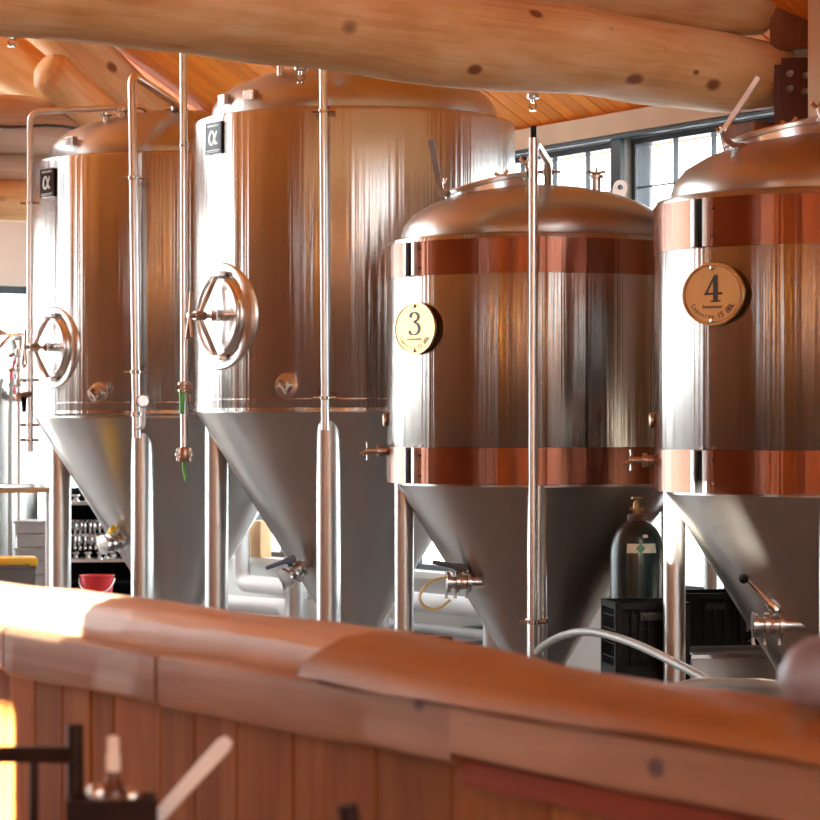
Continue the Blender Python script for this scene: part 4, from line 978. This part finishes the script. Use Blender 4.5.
# steel sink below tank 4's cone
sq = P(738, 660, 12.15); sk = thing('steel_sink', 'deep stainless sink standing behind the tank four leg', 'sink', (sq.x, sq.y, 0), math.radians(12))
zt_ = ZC+(HOR-650)/F*12.1
bm = BM(); w, d, h = .56, .40, .36
for (x, y, sx, sy) in ((0, -d/2, w, .012), (0, d/2, w, .012), (-w/2, 0, .012, d), (w/2, 0, .012, d)): box(bm, (x, y, zt_-h/2), (sx, sy, h))
box(bm, (0, 0, zt_-h), (w, d, .012)); fin('basin', bm, M_LEG, sk)
bm = BM()
for y in (-1, 1): box(bm, (0, y*(d/2+.008), zt_-.012), (w+.03, .028, .024), None, .004)
for x in (-1, 1): box(bm, (x*(w/2+.008), 0, zt_-.012), (.028, d, .024), None, .004)
fin('rim', bm, M_POL, sk)
for x in (-1, 1):
    for y in (-1, 1): bm = BM(); cyl(bm, (x*(w/2-.03), y*(d/2-.03), 0), (x*(w/2-.03), y*(d/2-.03), zt_-h), .02, 12); fin('leg', bm, M_LEG, sk, None, True)
# grey standpipe by the window
spq = P(711, 560, 14.3); bm = BM(); lathe(bm, [(.04, 0), (.04, .02), (.038, .02), (.038, 1.9), (.05, 1.9), (.05, 1.93), (0, 1.95)], 18)
tag(fin('standpipe', bm, M_LEG, None, Matrix.Translation((spq.x, spq.y, 0)), True), 'short steel standpipe by the window behind the crates', 'pipe')
# milky hoses
bm = BM(); tube(bm, spline([P(537, 652, 12.62), P(545, 645, 12.4), P(565, 635, 12.1), P(592, 632, 11.8), P(630, 642, 11.4), P(675, 663, 11.0), P(715, 686, 10.7), P(745, 720, 10.5), P(760, 800, 10.4), P(770, 880, 10.3), W(*OT(P(775, 900, 10.3)), .025)], 7), .0185, 12)
tag(fin('transfer_hose', bm, M_HOSE, None, None, True), 'milky hose arching from the black-tipped pipe over to the right', 'hose')
bm = BM(); tube(bm, spline([W(*OT(P(660, 900, 10.2)), .025), P(655, 760, 10.3), P(662, 700, 10.4), P(690, 684, 10.45), P(735, 683, 10.45), P(775, 685, 10.4), P(800, 700, 10.4), P(815, 760, 10.3), W(*OT(P(820, 900, 10.2)), .025)], 7), .0185, 12)
tag(fin('transfer_hose', bm, M_HOSE, None, None, True), 'milky hose lying in a low bend just behind the rail at the right', 'hose')
# insulated pipes along the window wall
def wallpipe(pts, r, mat, label, name='insulated_pipe', rad=.1):
    bm = BM(); tube(bm, fillet(pts, rad, 7), r, 16); return tag(fin(name, bm, mat, None, None, True), label, 'pipe')
op = 8.80
def Wp(px, py, o=op):
    Y = o*F/(.862*(px+1175)); return P(px, py, Y)
zp = ZC-1.085
wallpipe([W(op, t_at(520, op), zp), W(op, t_at(262, op), zp+.0), W(op, t_at(244, op), zp), W(op, t_at(244, op)+.02, zp+.8)], .062, M_WHITE, 'thick white insulated pipe running along the wall and turning up behind the tall tanks')
p0 = W(op-.14, t_at(300, op-.14), zp-.17)
wallpipe([W(op-.14, t_at(292, op-.14), 0.02), W(op-.14, t_at(292, op-.14), zp-.12), W(op-.14, t_at(225, op-.14), zp-.14)], .06, M_WHITE, 'lower white insulated pipe with an elbow behind the blue handled valve')
wallpipe([W(op-.02, t_at(520, op), zp-.16), W(op-.02, t_at(330, op), zp-.16)], .034, M_TRAY, 'thin grey conduit under the white insulated pipe', 'conduit')
# pipe stand
bq = W(op-.02, t_at(450, op), 0); e = thing('pipe_stand', 'rusty brown stand under the grey conduit', 'stand', bq, WROT)
bm = BM(); box(bm, (0, 0, (zp-.2)/2), (.09, .06, zp-.2), None, .006); fin('post', bm, M_RUST, e)
bm = BM(); box(bm, (0, 0, .01), (.2, .12, .02), None, .004); fin('foot', bm, M_RUST, e)
for k, (y0, y1) in enumerate(((630, 634), (645, 646), (658, 657))):
    bm = BM(); oo = 8.95-.0
    tube(bm, spline([Wp(395, y0-2, oo), Wp(418, y0+3, oo), Wp(440, y0+2, oo), Wp(470, y1-2-4*(k == 0), oo), Wp(505, y1-8, oo), Wp(525, y1-14, oo)], 6), .016, 8)
    tag(fin('power_cable', bm, M_CABLE, None, None, True), ['uppermost grey cable below the conduit', 'middle grey cable below the conduit', 'lowest grey cable below the conduit'][k], 'cable', 'grey cables below the conduit')
# cardboard box and bottles on the window sill between the tall tanks
def sill_item(px, py, o): return Wp(px, py, o)
bxq = W(8.93, t_at(256, 8.93), Z_SILL); e = thing('cardboard_box', 'orange brown cardboard box on the window sill between the tall tanks', 'box', bxq, WROT)
bm = BM(); box(bm, (0, 0, .13), (.38, .09, .26), None, .003); fin('carton', bm, M_CARD, e)
bm = BM(); box(bm, (0, -.047, .13), (.05, .002, .26)); box(bm, (0, 0, .2612), (.05, .09, .002)); fin('tape', bm, M_STICK, e)
# ================================================================== FAR LEFT CORNER
# pale vessel with round manway
vq = P(-22, 380, 19.0); v5 = thing('kettle_vessel', 'pale stainless vessel at the far left edge', 'tank', (vq.x, vq.y, 0), -math.atan2(vq.x, vq.y))
bm = BM(); lathe(bm, [(.40, .35), (.42, .40), (.42, 2.42), (.40, 2.48), (.30, 2.60), (.15, 2.68), (0, 2.70)], 64); fin('shell', bm, M_DOME, v5, None, True, 50)
for a in (40, 130, 220, 310):
    x, y = .34*math.cos(math.radians(a)), .34*math.sin(math.radians(a)); bm = BM(); cyl(bm, (x, y, 0), (x, y, .5), .035, 12); fin('leg', bm, M_LEG, v5, None, True)
M = dirm(-40, .42, ZC+.45); bm = BM(); lathe(bm, [(.24, -.06), (.24, .03), (.225, .04), (.21, .03), (.20, .02), (0, .045)], 40, M @ OUTZ); mw = fin('manway_door', bm, M_POL, v5, None, True, 40)
bm = BM(); box(bm, (.06, 0, 0), (.03, .05, .44), M, .004); fin('yoke_bar', bm, M_FIT, mw)
bm = BM(); tube(bm, spline([P(20, 352, 18.4), P(14, 365, 18.4), P(11, 378, 18.4), P(15, 392, 18.4), P(21, 398, 18.4)], 6), .013, 8)
tag(fin('red_hose', bm, M_PINK, None, None, True), 'short red hose curling beside the leftmost pipe', 'hose')
e = thing('service_manifold', 'cluster of steel taps on a stand beside the leftmost pipe', 'taps', (P(19, 400, 18.35).x, 18.35, 0))
zz = P(19, 350, 18.35).z
bm = BM(); cyl(bm, (0, 0, 0), (0, 0, zz), .018, 12); fin('stand', bm, M_LEG, e, None, True)
for k in range(4):
    z = zz-.02-.10*k; bm = BM(); lathe(bm, [(.018, -.03), (.03, -.02), (.03, .02), (.018, .03)], 12, Matrix.Translation((0, 0, z))); cyl(bm, (-.07, 0, z-.02), (.07, 0, z+.02), .014, 10); fin('tap', bm, M_BRONZE if k == 3 else M_FIT, e, None, True)
for k, dx in enumerate((-12, -1)):
    bm = BM(); tube(bm, spline([P(14+dx, 378, 18.3), P(12+dx, 392, 18.3), P(11+dx, 430, 18.3), P(11+dx, 480, 18.3), P(11+dx, 560, 18.3), W(*OT(P(11+dx, 600, 18.3)), .02)], 6), .014, 8)
    tag(fin('clear_hose', bm, M_HOSE, None, None, True), ['outer milky hose hanging at the far left edge', 'inner milky hose hanging at the far left edge'][k], 'hose', 'hoses at the far left')
# shelf unit
shq = P(22, 490, 17.6); e = thing('steel_shelf', 'light steel work shelf at the far left behind the leftmost pipe', 'shelf', (shq.x, shq.y, 0), math.radians(20))
zt_ = shq.z
bm = BM(); box(bm, (0, 0, zt_), (.46, .4, .03), None, .004); fin('shelf_top', bm, M_CARD, e)
bm = BM(); box(bm, (0, 0, zt_+.03), (.46, .4, .03), None, .004); fin('steel_sheet', bm, M_POL, e)
for x in (-1, 1):
    for y in (-1, 1): bm = BM(); cyl(bm, (x*.21, y*.18, 0), (x*.21, y*.18, zt_-.015), .016, 10); fin('leg', bm, M_WHITE, e, None, True)
# stack of grey trays
trq = P(39, 540, 18.2); tm = BM(); box(tm, (0, 0, .045), (.26, .36, .085), None, .008); box(tm, (0, 0, .082), (.28, .38, .014), None, .004)
bmesh.ops.recalc_face_normals(tm, faces=tm.faces); trm = bpy.data.meshes.new('tray'); tm.to_mesh(trm); tm.free(); trm.materials.append(M_TRAY)
words = ['lowest', 'second', 'third', 'fourth', 'fifth', 'sixth', 'seventh', 'eighth', 'ninth', 'tenth', 'eleventh', 'twelfth', 'thirteenth', 'fourteenth', 'fifteenth']
for k in range(15):
    o = link('grey_tray', trm, None, None, Matrix.Translation((trq.x+random.uniform(-.006, .006), trq.y, .0905*k)) @ Matrix.Rotation(random.uniform(-.03, .03), 4, 'Z'))
    tag(o, 'pale grey tray, %s from the floor in the stack left of the tank leg' % words[k], 'tray', 'stacked grey trays')
# bin with yellow lid
bq = P(12, 570, 16.2); e = thing('waste_bin', 'grey bin with a yellow lid at the far left behind the rail', 'bin', (bq.x, bq.y, 0), math.radians(10))
zb_ = P(12, 566, 16.2).z
bm = BM(); M = Matrix.Identity(4)
lathe(bm, [(.15, 0), (.19, zb_-.02), (.195, zb_)], 4, Matrix.Rotation(math.pi/4, 4, 'Z')); fin('bin_body', bm, M_BIN, e)
bm = BM(); box(bm, (0, 0, zb_+.03), (.30, .30, .05), None, .015); fin('lid', bm, M_YELLOW, e, None, True)
bm = BM(); box(bm, (0, -.155, zb_+.005), (.2, .02, .02), None, .005); fin('handle', bm, M_BIN, e)
# black fittings rack with clamps
rq = P(95, 540, 19.2); rk = thing('fittings_rack', 'black open rack of pipe fittings behind the leftmost tank cone', 'rack', (rq.x, rq.y, 0), math.radians(8))
ztop = P(95, 488, 19.2).z
def rz(py): return P(95, py, 19.2).z
bm = BM(); box(bm, (0, .2, ztop/2), (.56, .02, ztop)); fin('back_panel', bm, M_BLACK, rk)
for x in (-1, 1): bm = BM(); box(bm, (x*.28, .05, ztop/2), (.02, .32, ztop)); fin('side_panel', bm, M_BLACK, rk)
for py in (503, 560, 582):
    bm = BM(); box(bm, (0, .05, rz(py)), (.54, .30, .022)); fin('shelf', bm, M_LEG if py != 582 else M_BLACK, rk)
for py in (526, 540):
    bm = BM(); cyl(bm, (-.27, .0, rz(py)+.035), (.27, .0, rz(py)+.035), .008, 8); fin('rod', bm, M_LEG, rk, None, True)
cm = BM(); 
tube(cm, [Vector((0, .042*math.cos(a), .042*math.sin(a))) for a in [2*math.pi*i/16 for i in range(17)]], .011, 6, False); box(cm, (0, 0, -.056), (.022, .03, .03))
bmesh.ops.recalc_face_normals(cm, faces=cm.faces); cme = bpy.data.meshes.new('pipe_clamp'); cm.to_mesh(cme); cm.free(); cme.materials.append(M_POL)
RM = Matrix.Translation((rq.x, rq.y, 0)) @ Matrix.Rotation(math.radians(8), 4, 'Z')
for row, py in enumerate((526, 540)):
    for k in range(14):
        x = -.25+.036*k
        o = link('pipe_clamp', cme, None, None, RM @ Matrix.Translation((x, .0, rz(py))) @ Matrix.Rotation(random.uniform(-.25, .25), 4, 'Z'), True)
        tag(o, 'steel pipe clamp hanging on the %s rod of the black rack' % ('upper', 'lower')[row], 'clamp', 'pipe clamps on the %s rod' % ('upper', 'lower')[row])
fm = BM(); lathe(fm, [(.03, 0), (.03, .008), (.018, .012), (.018, .035), (.03, .04), (.03, .048), (0, .05)], 14)
bmesh.ops.recalc_face_normals(fm, faces=fm.faces); fme = bpy.data.meshes.new('pipe_ferrule'); fm.to_mesh(fme); fm.free(); fme.materials.append(M_FIT)
for sh, py in (('upper', 503), ('lower', 560)):
    for k in range(6):
        o = link('pipe_ferrule', fme, None, None, RM @ Matrix.Translation((-.22+.085*k, -.04+.03*(k % 2), rz(py)+.011)), True)
        tag(o, 'small steel ferrule standing on the %s shelf of the black rack' % sh, 'fitting', 'ferrules on the %s rack shelf' % sh)
# red bucket
rb = P(97, 590, 17.8); e = thing('red_bucket', 'red plastic bucket in front of the black rack', 'bucket', (rb.x, rb.y, 0)); zr = P(97, 575, 17.8).z
bm = BM(); lathe(bm, [(.09, zr-.32), (.108, zr-.01), (.116, zr-.01), (.116, zr), (.104, zr), (.086, zr-.30), (0, zr-.30)], 28); fin('pail', bm, M_RED, e, None, True, 40)
bm = BM(); tube(bm, [Vector((.116*math.cos(a), -.116*math.sin(a)-.0, zr-.02-.10*math.sin(a))) for a in [math.pi*i/12 for i in range(13)]], .004, 6); fin('handle', bm, M_LEG, e, None, True)
bm = BM(); box(bm, (0, 0, (zr-.33)/2), (.26, .24, zr-.33), None, .01)
tag(fin('plinth_box', bm, M_BIN, None, Matrix.Translation((rb.x, rb.y, 0))), 'grey plinth under the red bucket', 'box')
# brown panel with two conduits left of tank 1, on the far wall
for k, px in enumerate((11, 19)):
    bm = BM(); a = P(px, 300, 19.9); cyl(bm, (a.x, a.y, ZC+.95), (a.x, a.y, ZC+1.32), .02, 10)

# ================================================================== TAPROOM FOREGROUND
# table with caddy
TT = TAP+.72; tb_q = P(172, 940, 4.97)
tbl = thing('pub_table', 'brown wooden table below the frame carrying the condiment caddy', 'table', (tb_q.x, tb_q.y, TAP), 0)
bm = BM(); box(bm, (0, 0, .70), (.75, .6, .04), None, .008); fin('table_top', bm, M_TABLE, tbl)
bm = BM(); lathe(bm, [(.05, .03), (.04, .1), (.04, .66), (.09, .68)], 20); fin('column', bm, M_TABLE, tbl, None, True)
bm = BM(); lathe(bm, [(.15, 0), (.15, .02), (.06, .035), (0, .035)], 28); fin('base', bm, M_TABLE, tbl, None, True)
def at_table(px, Y): v = P(px, 900, Y); return Vector((v.x, v.y, TT))
YQ = 5.17
cq = at_table(112, YQ); cad = thing('condiment_caddy', 'dark wooden caddy holding bottles on the table at the lower left', 'caddy', cq, math.radians(6))
ch = P(112, 797, YQ).z-TT; bm = BM(); w, d = .165, .10
for (x, y, sx, sy) in ((0, -d/2, w, .008), (0, d/2, w, .008), (-w/2, 0, .008, d), (w/2, 0, .008, d)): box(bm, (x, y, ch/2), (sx, sy, ch))
box(bm, (0, 0, .006), (w, d, .01)); fin('tray', bm, M_CHAIR, cad)
bm = BM(); cyl(bm, (-w/2, 0, ch-.005), (w/2, 0, ch-.005), .006, 8); fin('handle_bar', bm, M_CHAIR, cad, None, True)
bq = at_table(114, YQ-.005); bt = thing('sauce_bottle', 'slim dark bottle with a cream cap in the caddy', 'bottle', bq+Vector((0, -.01, .012)))
zt_ = P(114, 735, YQ).z-bq.z-.012; zc_ = P(114, 768, YQ).z-bq.z-.012
bm = BM(); lathe(bm, [(.024, 0), (.026, .005), (.026, zc_*.62), (.022, zc_*.72), (.011, zc_*.88), (.010, zc_)], 24); fin('bottle_body', bm, M_BOTTLE, bt, None, True, 60)
bm = BM(); lathe(bm, [(.0135, zc_-.004), (.0135, zc_+.028), (.011, zc_+.03), (.0115, zt_-.004), (.007, zt_), (0, zt_)], 18); fin('cap', bm, M_CAPW, bt, None, True, 60)
for k, (px, pt, r, dy) in enumerate(((98, 783, .021, -.02), (131, 787, .021, .0))):
    s = at_table(px, YQ+dy); e = thing('glass_shaker', ['left glass shaker with a dull metal lid in the caddy', 'right glass shaker with a dull metal lid in the caddy'][k], 'shaker', s+Vector((0, 0, .012)), 0, 'shakers in the caddy')
    h = P(px, pt, YQ+dy).z-s.z-.012
    bm = BM(); lathe(bm, [(r*.85, 0), (r, .004), (r, h*.62), (r*.92, h*.74)], 20); fin('jar', bm, M_SHAKE, e, None, True, 60)
    bm = BM(); lathe(bm, [(r*.98, h*.72), (r*.98, h*.86), (r*.8, h*.96), (0, h)], 20); fin('lid', bm, M_FIT, e, None, True, 60)
# pale paddle leaning out of the caddy
a = P(150, 826, YQ+.02); b = P(229, 739, YQ+.02); dirp = (b-a).normalized(); a0 = a-dirp*((a.z-TT-.012)/dirp.z)
L = (b-a0).length; yv = Vector((.35, -1, .25)); yv = (yv-dirp*yv.dot(dirp)).normalized(); xv = yv.cross(dirp)
PM = Matrix((xv, dirp, xv.cross(dirp))).transposed().to_4x4(); PM.translation = a0; bm = BM()
prism(bm, [(-.012, 0), (.012, 0), (.015, L-.014), (.009, L), (-.009, L), (-.015, L-.014)], -.003, .003, PM)
tag(fin('wooden_paddle', bm, M_PALE), 'pale flat stick leaning to the right beside the caddy', 'stick')
# chairs
def chair(label, q, rz_):
    e = thing('dining_chair', label, 'chair', q, rz_, 'dark taproom chairs')
    H = .92
    for x in (-1, 1):
        bm = BM(); tube(bm, [(x*.20, .20, 0), (x*.20, .19, .45), (x*.205, .215, .75), (x*.205, .25, H)], [.019, .019, .017, .016], 12); fin('back_post', bm, M_CHAIR, e, None, True)
        bm = BM(); tube(bm, [(x*.21, -.20, 0), (x*.20, -.19, .44)], [.014, .02], 12); fin('leg', bm, M_CHAIR, e, None, True)
    bm = BM(); box(bm, (0, 0, .455), (.45, .43, .03), None, .012); fin('seat', bm, M_CHAIR, e, None, True)
    def yb(z): return .19+(z-.45)*.11
    for z, hh in ((.862, .032), (.58, .03)):
        n = 12; bm = BM(); pts = []
        pr = None
        for i in range(n+1):
            u = -1+2*i/n; y = yb(z)+.03*(1-u*u); zz = z+.0*(1-u*u)
            cur = [bm.verts.new((u*.20, y+sy*.009, zz+sz*hh/2)) for sy, sz in ((-1, -1), (1, -1), (1, 1), (-1, 1))]
            if pr:
                for k in range(4): bm.faces.new((pr[k], pr[(k+1) % 4], cur[(k+1) % 4], cur[k]))
            else: bm.faces.new(cur)
            pr = cur
        bm.faces.new(pr); fin('back_rail', bm, M_CHAIR, e, None, True, 50)
    for u in (-.62, -.21, .21, .62):
        bm = BM(); y0 = yb(.58)+.03*(1-u*u); y1 = yb(.862)+.03*(1-u*u); cyl(bm, (u*.20, y0, .58), (u*.20, y1, .862), .0085, 10); fin('spindle', bm, M_CHAIR, e, None, True)
    for (a_, b_) in (((-.205, -.195, .2), (.205, -.195, .2)), ((-.2, .195, .2), (.2, .195, .2)), ((-.205, -.195, .25), (-.2, .195, .25)), ((.205, -.195, .25), (.2, .195, .25))):
        bm = BM(); cyl(bm, a_, b_, .01, 10); fin('stretcher', bm, M_CHAIR, e, None, True)
    return e
YC1 = 5.35
cpt = P(75, 728, YC1)                     # top of the right post
rz1 = math.radians(8)
off = Matrix.Rotation(rz1, 3, 'Z') @ Vector((.205, .25, 0))
chair('dark spindle-back chair at the lower left corner', (cpt.x-off.x, cpt.y-off.y, TAP), rz1)
YC2 = 4.2; cp2 = P(347, 806, YC2); rz2 = math.radians(62)
off = Matrix.Rotation(rz2, 3, 'Z') @ Vector((.205, .25, 0))
chair('dark chair whose post tip just shows at the bottom edge', (cp2.x-off.x, cp2.y-off.y, TAP), rz2)
# unseen tube lamps added over the taproom to streak the steel with orange
lamps = [(-1.5, -5.0), (1.6, -3.0), (-3.4, -1.0), (1.2, -7.2), (-4.2, 3.4), (-1.6, 6.5), (-.6, 2.6), (-4.6, -3.6), (.4, -1.4)]
for k, (o, t) in enumerate(lamps):
    zc_ = EAVE+(min(o-O_OPP, O_WIN-o))*SL; zl = 3.3
    e = thing('streak_lamp', 'added warm tube lamp, out of view, shaped to streak the steel', 'lamp', W(o, t, zl), 0, 'added streak lamps')
    bm = BM(); lathe(bm, [(0, -1.0), (.03, -.99), (.036, -.97), (.036, .09), (.032, .11), (.028, .115)], 24); fin('tube_glass', bm, M_STREAK, e, None, True)
    bm = BM(); lathe(bm, [(.045, .10), (.05, .12), (.03, .16), (.006, .17)], 16); fin('holder', bm, M_BRASS, e, None, True)
    bm = BM(); cyl(bm, (0, 0, .16), (0, 0, zc_-zl), .004, 6); fin('cord', bm, M_RUBBER, e)
# taproom log posts
M_POSTL = LOGC('taproom_log_post', (), .7)
for k, (o, t) in enumerate(((-2.4, -4.0), (-2.4, .9), (-2.4, 9.5), (-2.4, 14.5), (5.0, -5.2))):
    o_, _ = log('log_post', W(o, t, TAP if o < 2.9 else 0), W(o, t, EAVE+(min(o-O_OPP, O_WIN-o))*SL+.0), [(0, .17, 0), (1, .15, 0)], M_POSTL, 'round log post of the taproom, %s' % ('behind the viewer', 'beside the viewer', 'ahead on the left', 'far ahead on the left', 'behind the viewer on the brewery side')[k], 'post', seed=30+k)
